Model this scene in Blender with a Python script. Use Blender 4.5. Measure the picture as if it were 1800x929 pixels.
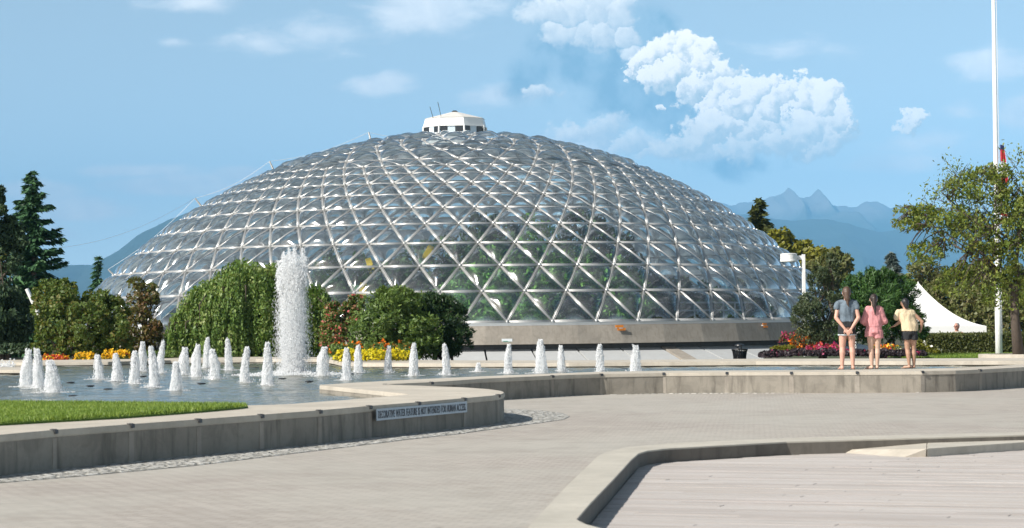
import bpy, bmesh, math, random
import numpy as np
from mathutils import Vector, Matrix, noise as mnoise
R = math.radians
scene = bpy.context.scene
for o in list(bpy.data.objects): bpy.data.objects.remove(o)
rng = np.random.default_rng(7); random.seed(7)

# ---------------------------------------------------------------- camera
FPX, PITCH, ROLL, EYE = 4349.0, 0.0230, 0.0114, 1.47
cp, sp, cr, sr = math.cos(PITCH), math.sin(PITCH), math.cos(ROLL), math.sin(ROLL)
fwd = Vector((0, cp, sp)); up0 = Vector((0, -sp, cp)); rt0 = Vector((1, 0, 0))
RT = cr*rt0 - sr*up0; UP = sr*rt0 + cr*up0
cd = bpy.data.cameras.new('camera'); cam = bpy.data.objects.new('camera', cd); scene.collection.objects.link(cam)
m = Matrix((RT, UP, -fwd)).transposed().to_4x4(); m.translation = Vector((0, 0, EYE)); cam.matrix_world = m
cd.sensor_width = 36; cd.lens = FPX/1800*36; cd.clip_start = .5; cd.clip_end = 90000
cd.dof.use_dof = True; cd.dof.focus_distance = 105; cd.dof.aperture_fstop = 5.6
scene.camera = cam

# ---------------------------------------------------------------- world: nishita sky + clouds, sun, exposure
SUNV = Vector((-.66, -.42, .62)).normalized()          # towards the sun
sun_el = math.asin(SUNV.z); sun_az = math.atan2(SUNV.x, SUNV.y)
SUN_STRENGTH, SKY_STRENGTH, EXPOSURE = 4.8, 0.062, 0.46
sl = bpy.data.lights.new('sun', 'SUN'); sl.energy = SUN_STRENGTH; sl.angle = R(.53); sl.color = (1, .955, .88)
so = bpy.data.objects.new('sun', sl); scene.collection.objects.link(so)
so.rotation_euler = (-SUNV).to_track_quat('-Z', 'Y').to_euler()
vs = scene.view_settings; vs.view_transform = 'Standard'; vs.look = 'None'; vs.gamma = 1; vs.use_curve_mapping = False; vs.exposure = EXPOSURE
scene.cycles.use_adaptive_sampling = True
scene.cycles.max_bounces = 8; scene.cycles.transparent_max_bounces = 24; scene.cycles.volume_bounces = 0
scene.cycles.sample_clamp_indirect = 6

class NT:
    """tiny node-graph helper"""
    def __init__(s, tree): s.t = tree; s.n = tree.nodes; s.l = tree.links
    def new(s, typ, **kw):
        n = s.n.new(typ)
        for k, v in kw.items(): setattr(n, k, v)
        return n
    def put(s, sock, v):
        if isinstance(v, bpy.types.NodeSocket): s.l.new(v, sock)
        elif v is not None:
            if sock.type == 'RGBA' and len(v) == 3: v = (*v, 1)
            sock.default_value = v
    def math(s, op, a, b=None, c=None, clamp=False):
        n = s.new('ShaderNodeMath', operation=op, use_clamp=clamp)
        for i, v in enumerate((a, b, c)):
            if v is not None: s.put(n.inputs[i], v)
        return n.outputs[0]
    def vmath(s, op, a, b=None, out=0):
        n = s.new('ShaderNodeVectorMath', operation=op)
        s.put(n.inputs[0], a)
        if b is not None: s.put(n.inputs[1], b)
        return n.outputs[out]
    def comb(s, x, y, z):
        n = s.new('ShaderNodeCombineXYZ')
        for i, v in enumerate((x, y, z)): s.put(n.inputs[i], v)
        return n.outputs[0]
    def sep(s, v):
        n = s.new('ShaderNodeSeparateXYZ'); s.put(n.inputs[0], v); return n.outputs
    def noise(s, vec, scale, detail=4, rough=.55, dist=0, w=None):
        n = s.new('ShaderNodeTexNoise'); s.put(n.inputs['Vector'], vec)
        n.inputs['Scale'].default_value = scale; n.inputs['Detail'].default_value = detail
        n.inputs['Roughness'].default_value = rough; n.inputs['Distortion'].default_value = dist
        return n.outputs['Fac']
    def rng(s, v, a, b, c=0., d=1., smooth=False):
        n = s.new('ShaderNodeMapRange'); n.interpolation_type = 'SMOOTHSTEP' if smooth else 'LINEAR'
        s.put(n.inputs[0], v)
        for i, q in enumerate((a, b, c, d)): s.put(n.inputs[i+1], q)
        return n.outputs[0]
    def mix(s, f, a, b, mode='MIX'):
        n = s.new('ShaderNodeMix', data_type='RGBA', blend_type=mode)
        s.put(n.inputs[0], f); s.put(n.inputs[6], a); s.put(n.inputs[7], b); return n.outputs[2]
    def ramp(s, f, stops):
        n = s.new('ShaderNodeValToRGB'); e = n.color_ramp.elements
        while len(e) > 1: e.remove(e[-1])
        e[0].position = stops[0][0]; e[0].color = (*stops[0][1], 1)
        for p, c in stops[1:]:
            q = e.new(p); q.color = (*c, 1)
        s.put(n.inputs[0], f); return n.outputs[0]

world = bpy.data.worlds.new('World'); scene.world = world; world.use_nodes = True
w = NT(world.node_tree); w.n.clear()
tc = w.new('ShaderNodeTexCoord').outputs['Generated']
X, Y, Z = w.sep(tc)
sky = w.new('ShaderNodeTexSky'); sky.sky_type = 'NISHITA'; sky.sun_disc = False
sky.sun_elevation = sun_el; sky.sun_rotation = sun_az; sky.air_density = 1.0; sky.dust_density = .6; sky.ozone_density = 1.4
w.put(sky.inputs['Vector'], w.vmath('NORMALIZE', w.comb(X, Y, w.math('ADD', w.math('MULTIPLY', Z, 1.3), .16))))
skyc = w.mix(1, sky.outputs[0], (1.36, 1.12, .86), 'MULTIPLY')
hb = w.math('ADD', w.math('MULTIPLY_ADD', w.math('POWER', w.math('SUBTRACT', 1., w.rng(Z, 0, .42)), 6.), 2.4, 1.), w.rng(Z, .12, .38, 1.6, 0., True))      # the sky is brighter low down
skyc = w.mix(1, skyc, w.comb(hb, hb, hb), 'MULTIPLY')
# sky coordinates in degrees: azimuth from +Y, elevation above the horizon
az = w.math('MULTIPLY', w.math('ARCTAN2', X, Y), 57.2958)
el = w.math('MULTIPLY', w.math('ARCSINE', Z), 57.2958)
def sky_deg(px, py):
    v = (fwd*FPX + (px-900)*RT - (py-464.5)*UP).normalized()
    return math.degrees(math.atan2(v.x, v.y)), math.degrees(math.asin(v.z))
DPX = 57.2958/FPX
def ell(P, px, py, rx, ry, gain=1.):
    a, e = sky_deg(px, py)
    d = w.vmath('SUBTRACT', P, (a, e, 0)); d = w.vmath('MULTIPLY', d, (1/(rx*DPX), 1/(ry*DPX), 0))
    return w.math('MULTIPLY_ADD', w.vmath('LENGTH', d, out=1), -gain, gain)
def field(P, ells):
    f = None
    for e in ells:
        v = ell(P, *e); f = v if f is None else w.math('SMOOTH_MAX', f, v, .25)
    return f
P0 = w.comb(az, el, 0.)
CUM = [(1200,120,95,58),(1330,215,170,72),(1420,205,85,60),(1165,105,55,38),(1230,125,60,45),(1200,160,60,45),(1300,190,85,55),(1290,140,40,28),(1435,190,62,48),(1380,230,90,55),(1260,240,110,50),(1350,180,50,50),(1150,245,90,32,.8),(1490,245,50,20,.7),(1607,218,26,22,.75)]
GREY = [(1060,110,85,70),(1130,170,95,55),(1010,60,60,50,.8),(1190,215,70,35,.9),(1300,290,70,24,.7),(1150,60,40,60,.7),(930,130,60,50,.6)]
PALE = [(1050,25,85,60),(960,30,80,45,.8),(1060,215,80,40,.8),(990,230,90,35,.7),(1150,250,80,30,.8),(1090,60,60,50,.8),(890,160,70,20,.8),(1230,265,90,25,.7)]
WISP = [(760,15,150,45),(460,75,95,28),(335,5,90,22),(305,75,35,12,.8),(665,150,75,24,.9),(880,165,95,25,.8),(1010,260,120,35,.9),(330,325,170,24,1.5),(120,370,130,28,1.4),(60,335,90,22,1.3),(240,300,120,16,1.2),(420,305,60,20,1.2),(1745,110,85,36),(1690,195,40,20,.8),(1790,200,40,45,.8),(1400,90,120,22,.5),(560,60,110,35,.5),(1660,250,110,25,.6),(60,400,110,30,.7),(1560,290,120,20,.6)]
def fbm(P, sc, det=7, rough=.6, dist=.25): return w.noise(P, sc, det, rough, dist)
def vnoise(P, sc, det, rough=.6):
    n = w.new('ShaderNodeTexNoise'); w.put(n.inputs['Vector'], P); n.inputs['Scale'].default_value = sc; n.inputs['Detail'].default_value = det; n.inputs['Roughness'].default_value = rough
    return w.vmath('MULTIPLY', w.vmath('SUBTRACT', n.outputs['Color'], (.5, .5, .5)), (1., 1., 0.))
# billows: overlapping round puffs, each lit from the sun's side (upper left)
def billows(puffs, k1, k2):
    Pd = w.vmath('ADD', w.vmath('ADD', P0, w.vmath('SCALE', vnoise(P0, 1.0, 2), None) if False else w.vmath('MULTIPLY', vnoise(P0, 1.1, 2), (k1, k1, 0.))), w.vmath('MULTIPLY', vnoise(P0, 3.6, 9, .66), (k2, k2, 0.)))
    best = lit = None
    for px, py, rx, ry in puffs:
        a, e = sky_deg(px, py); d = w.vmath('MULTIPLY', w.vmath('SUBTRACT', Pd, (a, e, 0)), (1/(rx*DPX), 1/(ry*DPX), 0))
        h = w.math('SUBTRACT', 1., w.vmath('DOT_PRODUCT', d, d, out=1)); l = w.vmath('DOT_PRODUCT', d, (-.55, .83, 0), out=1)
        h = w.math('MULTIPLY_ADD', h, min(rx, ry)/50., 0.) if False else h
        if best is None: best, lit = h, l
        else:
            g = w.rng(w.math('SUBTRACT', h, best), -.05, .05); lit = w.math('MULTIPLY_ADD', w.math('SUBTRACT', l, lit), g, lit); best = w.math('MAXIMUM', best, h)
    return best, lit
CUMP = [(1140,112,32,30),(1165,95,40,32),(1195,100,44,36),(1228,112,44,38),(1262,130,42,34),(1180,130,46,36),(1150,140,30,26),(1225,150,42,36),(1275,160,48,40),(1300,180,46,40),(1280,215,58,46),(1325,160,40,34),(1350,185,48,42),(1330,225,66,48),(1385,165,34,28),(1410,175,42,34),(1445,180,40,34),(1470,205,34,38),(1425,215,60,48),(1460,240,42,34),(1380,250,70,40),(1310,265,64,30),(1245,235,56,36),(1205,255,60,30),(1440,262,48,22),(1265,180,34,30),(1360,150,22,18),(1240,88,26,20),(1120,125,20,14),(1490,215,16,20),(1607,214,20,18),(1600,228,26,14),(1165,195,12,9)]
best, lit = billows(CUMP, 1.0, .85)
ft_ = fbm(P0, 3.4, 9, .64)
shade = w.rng(w.math('ADD', lit, w.math('MULTIPLY_ADD', ft_, 1.5, -.75)), -.75, .62, 0, 1)
cum_col = w.ramp(shade, [(0, (.36, .46, .55)), (.32, (.56, .63, .70)), (.6, (.94, .94, .94)), (1, (1.0, 1.0, 1.0))])
cum_col = w.mix(w.rng(w.math('ADD', el, w.math('MULTIPLY_ADD', ft_, 1.2, -.6)), 3.5, 4.9), w.mix(.75, cum_col, (.40, .50, .59)), cum_col)
cum_col = w.mix(1, cum_col, (1.22, 1.13, 1.03), 'MULTIPLY')
cum_a = w.rng(w.math('ADD', best, w.math('MULTIPLY_ADD', ft_, 2.0, -.98)), -.05, w.rng(el, 3.6, 5.4, .85, .36), 0, .96, True)
n1 = fbm(P0, .9, 8, .58, .3)
PALP = [(1085,25,45,40),(1050,20,60,45),(1010,15,60,40),(1060,60,50,34),(1105,60,26,30),(1020,60,44,30),(965,20,60,34),(980,60,40,26),(1110,95,24,20),(1060,225,56,30),(1120,250,70,26),(1010,235,60,24),(1175,265,70,22),(950,170,40,14),(1235,275,60,18)]
pbest, plit = billows(PALP, .9, .5)
pale_a = w.rng(w.math('ADD', pbest, w.math('MULTIPLY_ADD', ft_, 1.4, -.75)), -.10, .75, 0, .85, True)
gd = w.math('ADD', field(P0, GREY), w.math('MULTIPLY_ADD', n1, 1.9, -.85))
grey_a = w.rng(gd, -.12, .5, 0, .92, True)
gn = fbm(w.vmath('ADD', P0, (5., 3., 0.)), 1.4, 7, .58, .2)
grey_col = w.mix(w.rng(gn, .42, .62), (.19, .33, .46), (.30, .44, .56))
pale_col = w.mix(w.rng(w.math('ADD', plit, w.math('MULTIPLY_ADD', ft_, 1.6, -.8)), -.6, .7), (.50, .57, .64), (1.0, .97, .93))
Pw = w.vmath('MULTIPLY', P0, (.55, 1.3, 0.))
wd = w.math('ADD', field(P0, WISP), w.math('MULTIPLY_ADD', fbm(Pw, 1.1, 8, .6, .3), 2.0, -1.0))
wisp_a = w.rng(wd, -.12, .75, 0, .85, True)
far_a = w.math('MULTIPLY', w.rng(fbm(w.vmath('MULTIPLY', tc, (1., 1., 2.5)), 2.6, 8, .6), .52, .72, 0, .75, True), w.rng(el, 8.0, 12., 0, 1, True))
CS = 18.                                           # cloud radiance before the background strength
def sc(c, k=CS): return w.vmath('SCALE', c) if False else w.mix(1, c, (k, k, k), 'MULTIPLY')
bw = w.mix(wisp_a, skyc, sc(w.mix(w.rng(n1, .35, .65), (.66, .71, .77), (.88, .88, .89))))
bw = w.mix(grey_a, bw, sc(grey_col)); bw = w.mix(pale_a, bw, sc(pale_col))
bw = w.mix(cum_a, bw, sc(cum_col))
bw = w.mix(far_a, bw, sc(w.mix(gn, (.5, .58, .66), (.9, .9, .9))))
bg = w.new('ShaderNodeBackground'); w.put(bg.inputs['Color'], bw); bg.inputs['Strength'].default_value = SKY_STRENGTH
world.cycles.sampling_method = 'MANUAL'; world.cycles.sample_map_resolution = 512
wo = w.new('ShaderNodeOutputWorld'); w.l.new(bg.outputs[0], wo.inputs[0])

# ---------------------------------------------------------------- placing helpers
def ray(px, py): return fwd*FPX + (px-900)*RT - (py-464.5)*UP
def G(px, py, z=0.):
    d = ray(px, py); t = (z-EYE)/d.z; return Vector((d.x*t, d.y*t, z))
def V(px, py, y):
    d = ray(px, py); t = y/d.y; return Vector((d.x*t, y, EYE+d.z*t))
def pm(y): return FPX/y      # pixels (of the 1800 px photograph) per metre at depth y

# ---------------------------------------------------------------- object helpers
COL = scene.collection
def tag(o, label=None, cat=None, group=None, kind=None):
    if label: o['label'] = label
    if cat: o['category'] = cat
    if group: o['group'] = group
    if kind: o['kind'] = kind
    return o
def empty(name, loc, label, cat, group=None, rz=0):
    o = bpy.data.objects.new(name, None); COL.objects.link(o); o.location = loc; o.rotation_euler = (0, 0, rz)
    o.empty_display_size = .2
    return tag(o, label, cat, group)
def link(name, me, mat, parent=None, smooth=False, loc=None):
    o = bpy.data.objects.new(name, me); COL.objects.link(o)
    if mat is not None:
        for mm in (mat if isinstance(mat, (list, tuple)) else [mat]): me.materials.append(mm)
    if smooth: me.polygons.foreach_set('use_smooth', [True]*len(me.polygons))
    if parent is not None: o.parent = parent
    if loc is not None: o.location = loc
    return o
def mesh_np(name, v, f):
    """v (N,3), f (M,k) arrays -> mesh"""
    v = np.asarray(v, np.float32); f = np.asarray(f, np.int32); me = bpy.data.meshes.new(name)
    k = f.shape[1]; me.vertices.add(len(v)); me.vertices.foreach_set('co', v.ravel())
    me.loops.add(f.size); me.loops.foreach_set('vertex_index', f.ravel())
    me.polygons.add(len(f)); me.polygons.foreach_set('loop_start', np.arange(0, f.size, k, dtype=np.int32))
    me.update(calc_edges=True); me.validate(); return me
def mesh_py(name, v, f):
    me = bpy.data.meshes.new(name); me.from_pydata([tuple(a) for a in v], [], f); me.update(); return me
class MB:
    """collects shapes, builds ONE mesh"""
    def __init__(s): s.v = []; s.f = []
    def add(s, v, f):
        o = len(s.v); s.v += [tuple(a) for a in v]; s.f += [tuple(i+o for i in q) for q in f]; return s
    def box(s, c, d, rz=0, M=None):
        x, y, z = d[0]/2, d[1]/2, d[2]/2
        vs_ = [Vector((a*x, b*y, e*z)) for e in (-1, 1) for a, b in ((-1, -1), (1, -1), (1, 1), (-1, 1))]
        rm = M or Matrix.Rotation(rz, 3, 'Z')
        return s.add([rm @ q + Vector(c) for q in vs_], [(3,2,1,0),(4,5,6,7),(0,1,5,4),(1,2,6,5),(2,3,7,6),(3,0,4,7)])
    def tube(s, pts, rad, n=8, cap=True):
        pts = [Vector(p) for p in pts]; rad = rad if isinstance(rad, (list, tuple)) else [rad]*len(pts)
        vs_ = []; ref = None
        for i, p in enumerate(pts):
            t = (pts[min(i+1, len(pts)-1)]-pts[max(i-1, 0)]).normalized()
            if ref is None: ref = t.cross(Vector((.3, .9, .1)) if abs(t.y) < .9 else Vector((1, 0, 0))).normalized()
            a = (ref-t*ref.dot(t)).normalized(); b = t.cross(a); ref = a
            for k in range(n):
                q = 2*math.pi*k/n; vs_.append(p+(a*math.cos(q)+b*math.sin(q))*rad[i])
        fs = [(i*n+k, i*n+(k+1) % n, (i+1)*n+(k+1) % n, (i+1)*n+k) for i in range(len(pts)-1) for k in range(n)]
        if cap: fs += [tuple(range(n))[::-1], tuple(range((len(pts)-1)*n, len(pts)*n))]
        return s.add(vs_, fs)
    def lathe(s, c, prof, n=20, phase=0.):
        c = Vector(c); vs_ = [c+Vector((r*math.cos(phase+2*math.pi*k/n), r*math.sin(phase+2*math.pi*k/n), z)) for r, z in prof for k in range(n)]
        fs = [(i*n+k, i*n+(k+1) % n, (i+1)*n+(k+1) % n, (i+1)*n+k) for i in range(len(prof)-1) for k in range(n)]
        fs += [tuple(range(n))[::-1], tuple(range((len(prof)-1)*n, len(prof)*n))]
        return s.add(vs_, fs)
    def loft(s, rings):
        """rings: list of (center, rx, ry[, rz_angle]) horizontal ellipses"""
        n = 20; vs_ = []
        for q in rings:
            c, a, b = Vector(q[0]), q[1], q[2]; an = q[3] if len(q) > 3 else 0
            for k in range(n):
                t = 2*math.pi*k/n; x, y = a*math.cos(t), b*math.sin(t)
                vs_.append(c+Vector((x*math.cos(an)-y*math.sin(an), x*math.sin(an)+y*math.cos(an), 0)))
        fs = [(i*n+k, i*n+(k+1) % n, (i+1)*n+(k+1) % n, (i+1)*n+k) for i in range(len(rings)-1) for k in range(n)]
        fs += [tuple(range(n))[::-1], tuple(range((len(rings)-1)*n, len(rings)*n))]
        return s.add(vs_, fs)
    def prism(s, poly, z0, z1):
        n = len(poly); vs_ = [(p[0], p[1], z0) for p in poly]+[(p[0], p[1], z1) for p in poly]
        return s.add(vs_, [tuple(range(n))[::-1], tuple(range(n, 2*n))]+[(i, (i+1) % n, n+(i+1) % n, n+i) for i in range(n)])
    def build(s, name, mat, parent=None, smooth=False, tri=False, loc=None, bevel=0):
        me = mesh_py(name, s.v, s.f)
        if tri or bevel:
            bm = bmesh.new(); bm.from_mesh(me)
            if bevel:
                es = [e for e in bm.edges if len(e.link_faces) == 2 and e.calc_face_angle(0) > .5]
                bmesh.ops.bevel(bm, geom=es, offset=bevel, segments=2, affect='EDGES', clamp_overlap=True)
            if tri: bmesh.ops.triangulate(bm, faces=[f for f in bm.faces if len(f.verts) > 4], ngon_method='EAR_CLIP')
            bmesh.ops.recalc_face_normals(bm, faces=bm.faces)
            bm.to_mesh(me); bm.free()
        return link(name, me, mat, parent, smooth, loc)
def dens(poly, step):
    out = []
    for i in range(len(poly)-1):
        a, b = poly[i], poly[i+1]; n = max(1, int((b-a).length/step))
        out += [a.lerp(b, k/n) for k in range(n)]
    return out+[poly[-1]]
def smooth_path(pts, it=2):
    for _ in range(it):
        q = [pts[0]]
        for i in range(len(pts)-1):
            q += [pts[i].lerp(pts[i+1], .25), pts[i].lerp(pts[i+1], .75)]
        pts = q+[pts[-1]]
    return pts
def bake(o, voxel, it=3):
    """voxel-union an object's mesh into one continuous smooth skin"""
    md = o.modifiers.new('r', 'REMESH'); md.mode = 'VOXEL'; md.voxel_size = voxel; md.use_smooth_shade = True
    sm = o.modifiers.new('s', 'SMOOTH'); sm.iterations = it; sm.factor = .5
    dg = bpy.context.evaluated_depsgraph_get(); dg.update(); me = bpy.data.meshes.new_from_object(o.evaluated_get(dg))
    o.modifiers.clear(); o.data = me; me.polygons.foreach_set('use_smooth', [True]*len(me.polygons)); return o

# ---------------------------------------------------------------- materials
def mat(name, build):
    m_ = bpy.data.materials.new(name); m_.use_nodes = True; t = NT(m_.node_tree); t.n.clear()
    out = t.new('ShaderNodeOutputMaterial'); r = build(t)
    t.l.new(r, out.inputs[0]); return m_
def bsdf(t, col, rough=.6, metal=0., bump=None, bs=.2, bd=.01, spec=None, **kw):
    b = t.new('ShaderNodeBsdfPrincipled'); t.put(b.inputs['Base Color'], col); t.put(b.inputs['Roughness'], rough); t.put(b.inputs['Metallic'], metal)
    if spec is not None: b.inputs['Specular IOR Level'].default_value = spec
    for k, v in kw.items(): t.put(b.inputs[k.replace('_', ' ')], v)
    if bump is not None:
        n = t.new('ShaderNodeBump'); n.inputs['Strength'].default_value = bs; n.inputs['Distance'].default_value = bd
        t.put(n.inputs['Height'], bump); t.l.new(n.outputs[0], b.inputs['Normal'])
    return b.outputs[0]
def pos(t): return t.new('ShaderNodeNewGeometry').outputs['Position']
def plain(name, col, rough=.5, metal=0., var=.12, vs_=6., bs=.1):
    def f(t):
        p = pos(t); n = t.noise(p, vs_, 5)
        c = t.mix(n, tuple(a*(1-var) for a in col), tuple(min(1, a*(1+var)) for a in col))
        return bsdf(t, c, rough, metal, n, bs)
    return mat(name, f)
def concrete(name, base, stain=(.5, .48, .44), streak=.5, agg=.15):
    def f(t):
        p = pos(t); x, y, z = t.sep(p)
        n1 = t.noise(p, .8, 6, .6); n2 = t.noise(p, 9, 6, .65); n3 = t.noise(p, 120, 3)
        st = t.noise(t.comb(t.math('MULTIPLY', x, 3.), t.math('MULTIPLY', y, 3.), t.math('MULTIPLY', z, .5)), 2.2, 6, .65)
        c = t.mix(t.rng(n1, .35, .68), tuple(a*.86 for a in base), tuple(a*1.1 for a in base))
        c = t.mix(t.math('MULTIPLY', t.rng(st, .50, .68), streak), c, tuple(a*b for a, b in zip(base, stain)))
        n4 = t.noise(p, 2.6, 7, .7, .8); c = t.mix(t.math('MULTIPLY', t.rng(n4, .48, .62), streak*.55), c, tuple(a*.5 for a in base))
        c = t.mix(t.math('MULTIPLY', t.rng(n2, .52, .7), .35), c, tuple(a*.72 for a in base))
        c = t.mix(t.math('MULTIPLY', t.rng(n3, .6, .72), agg), c, tuple(a*.4 for a in base))
        return bsdf(t, c, .85, 0, t.math('ADD', n2, t.math('MULTIPLY', n3, .5)), .25, .01)
    return mat(name, f)
M = {}
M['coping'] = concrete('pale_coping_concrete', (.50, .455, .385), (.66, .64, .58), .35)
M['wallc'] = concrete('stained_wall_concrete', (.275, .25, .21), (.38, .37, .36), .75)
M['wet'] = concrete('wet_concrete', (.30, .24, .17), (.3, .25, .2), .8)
M['basec'] = concrete('exposed_aggregate_concrete', (.34, .305, .26), (.6, .58, .55), .55, .45)
M['darkc'] = concrete('recess_shadow_concrete', (.10, .10, .10), (.5, .5, .5), .4)  # shadow of the gap under the parapet, put into the wall colour
M['kerbface'] = concrete('shade_toned_kerb_concrete', (.15, .135, .115), (.5, .5, .5), .6)  # kerb concrete darkened: shade on the drop is painted into the colour
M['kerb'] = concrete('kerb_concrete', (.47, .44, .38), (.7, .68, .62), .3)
def m_pavers(t):
    p = pos(t)
    v = t.new('ShaderNodeVectorRotate'); v.rotation_type = 'Z_AXIS'; t.put(v.inputs['Vector'], p); v.inputs['Angle'].default_value = R(24)
    b = t.new('ShaderNodeTexBrick'); t.put(b.inputs['Vector'], v.outputs[0]); b.inputs['Scale'].default_value = 1
    b.inputs['Brick Width'].default_value = .22; b.inputs['Row Height'].default_value = .11; b.inputs['Mortar Size'].default_value = .009
    b.inputs['Mortar Smooth'].default_value = .3
    b.inputs['Color1'].default_value = (.43, .39, .35, 1); b.inputs['Color2'].default_value = (.355, .32, .285, 1); b.inputs['Mortar'].default_value = (.22, .20, .175, 1)
    n = t.noise(p, .16, 5, .6, .6); n2 = t.noise(p, 2.2, 6, .65); n3 = t.noise(p, 60, 3)
    # larger repaired fields of slightly different paver batches
    vo = t.new('ShaderNodeTexVoronoi'); vo.feature = 'F1'; t.put(vo.inputs['Vector'], t.vmath('MULTIPLY', v.outputs[0], (.10, .22, 0.))); vo.inputs['Scale'].default_value = 1.
    bat = t.sep(vo.outputs['Color'])[0]
    c = t.mix(t.rng(bat, 0, 1, 0, .55), b.outputs['Color'], t.mix(1, b.outputs['Color'], (1.12, 1.14, 1.13), 'MULTIPLY'))
    c = t.mix(t.rng(n, .42, .62, 0, .6), c, (.42, .405, .36))
    n5 = t.noise(p, .55, 6, .7, 1.2); c = t.mix(t.rng(n5, .50, .66, 0, .42), c, (.27, .245, .215)); c = t.mix(t.rng(n2, .52, .72, 0, .4), c, (.25, .22, .185))
    gm = t.new('ShaderNodeTexVoronoi'); t.put(gm.inputs['Vector'], t.vmath('MULTIPLY', p, (1., 1., 0.))); gm.inputs['Scale'].default_value = 1.6; c = t.mix(t.math('MULTIPLY', t.rng(gm.outputs['Distance'], .03, .05, 1, 0), .55), c, (.10, .09, .08))
    c = t.mix(t.rng(n3, .62, .75, 0, .3), c, (.12, .11, .10))
    return bsdf(t, c, .85, 0, t.math('ADD', b.outputs['Fac'], t.math('MULTIPLY', n3, -.6)), .5, -.006)
M['pavers'] = mat('brick_pavers', m_pavers)
def m_cobble(t):
    p = t.vmath('MULTIPLY', pos(t), (1., 1., 0.))
    vo = t.new('ShaderNodeTexVoronoi'); vo.feature = 'DISTANCE_TO_EDGE'; t.put(vo.inputs['Vector'], p); vo.inputs['Scale'].default_value = 8.
    vc = t.new('ShaderNodeTexVoronoi'); t.put(vc.inputs['Vector'], p); vc.inputs['Scale'].default_value = 8.
    e = t.rng(vo.outputs['Distance'], .02, .2, 0, 1, True); r = t.sep(vc.outputs['Color'])[0]; n = t.noise(p, 40, 4)
    c = t.mix(e, (.24, .23, .2), t.mix(r, (.46, .45, .43), (.66, .65, .61)))
    c = t.mix(t.rng(n, .5, .75, 0, .4), c, (.22, .21, .2))
    return bsdf(t, c, .85, 0, t.math('ADD', e, t.math('MULTIPLY', n, .3)), 1., .03)
M['cobble'] = mat('granite_setts', m_cobble)
def m_deck(t):
    g = t.new('ShaderNodeNewGeometry'); r = g.outputs['Random Per Island']; p = g.outputs['Position']
    v = t.new('ShaderNodeVectorRotate'); v.rotation_type = 'Z_AXIS'; t.put(v.inputs['Vector'], p); v.inputs['Angle'].default_value = R(22)
    gr = t.noise(t.vmath('MULTIPLY', v.outputs[0], (1.2, 30., 1.)), 1., 6, .7); n = t.noise(p, .9, 5, .6)
    c = t.ramp(r, [(0, (.41, .37, .345)), (.4, (.47, .435, .41)), (.75, (.52, .485, .46)), (1, (.45, .405, .37))])
    c = t.mix(t.rng(gr, .42, .66, 0, .55), c, (.25, .225, .205))
    c = t.mix(t.rng(n, .5, .7, 0, .4), c, (.5, .45, .43))
    return bsdf(t, c, .8, 0, gr, .3, .004)
M['deck'] = mat('weathered_deck_boards', m_deck)
def m_soil(t):
    p = pos(t); n = t.noise(p, 3, 6, .7); n2 = t.noise(p, .25, 4)
    return bsdf(t, t.mix(t.rng(n2, .4, .6), t.mix(n, (.035, .028, .02), (.09, .07, .05)), t.mix(n, (.03, .05, .015), (.07, .09, .03))), .95, 0, n, .6, .05)
M['soil'] = mat('planted_ground', m_soil)
def m_turf(t):
    p = pos(t); n = t.noise(p, 14, 5, .7); n2 = t.noise(p, 1.1, 4)
    return bsdf(t, t.mix(n2, t.mix(n, (.03, .07, .008), (.08, .15, .02)), t.mix(n, (.05, .10, .01), (.12, .20, .03))), .9, 0, n, .6, .03)
M['turf'] = mat('turf_soil', m_turf)
def m_water(t):
    p = pos(t); x, y, z = t.sep(p)
    a = t.noise(t.vmath('MULTIPLY', p, (1., .8, 1.)), 3.0, 4, .6, .5); b = t.noise(p, 10., 3, .6, .3); f = t.noise(p, .5, 4, .6)
    h = t.math('ADD', a, t.math('MULTIPLY', b, .40))
    c = t.mix(t.rng(f, .38, .62), (.10, .12, .11), (.19, .19, .15))
    foam = t.rng(t.math('MULTIPLY', t.noise(p, 7., 6, .75), t.noise(p, 1.4, 3)), .33, .42, 0, .35)
    c = t.mix(foam, c, (.5, .52, .52))
    return bsdf(t, c, .12, 0, h, .8, .06, IOR=1.33)
M['water'] = mat('rippled_pool_water', m_water)
def m_spray(t):
    d = t.new('ShaderNodeBsdfDiffuse'); d.inputs[0].default_value = (.98, .99, 1, 1)
    tl = t.new('ShaderNodeBsdfTranslucent'); tl.inputs[0].default_value = (.98, .99, 1, 1)
    g = t.new('ShaderNodeBsdfGlossy'); g.inputs['Roughness'].default_value = .15
    m1 = t.new('ShaderNodeMixShader'); m1.inputs[0].default_value = .58; t.l.new(d.outputs[0], m1.inputs[1]); t.l.new(tl.outputs[0], m1.inputs[2])
    m2 = t.new('ShaderNodeMixShader'); m2.inputs[0].default_value = .04; t.l.new(m1.outputs[0], m2.inputs[1]); t.l.new(g.outputs[0], m2.inputs[2])
    tr = t.new('ShaderNodeBsdfTransparent'); m3 = t.new('ShaderNodeMixShader'); m3.inputs[0].default_value = .62
    t.l.new(tr.outputs[0], m3.inputs[1]); t.l.new(m2.outputs[0], m3.inputs[2]); return m3.outputs[0]
M['spray'] = mat('white_water_spray', m_spray)
def m_mist(t):
    s = m_spray(t); tr = t.new('ShaderNodeBsdfTransparent'); p = pos(t)
    n = t.noise(t.vmath('MULTIPLY', p, (1., 1., .35)), 16., 5, .7)
    mx = t.new('ShaderNodeMixShader'); t.put(mx.inputs[0], t.rng(n, .42, .68, .0, .75)); t.l.new(tr.outputs[0], mx.inputs[1]); t.l.new(s, mx.inputs[2])
    return mx.outputs[0]
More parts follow.
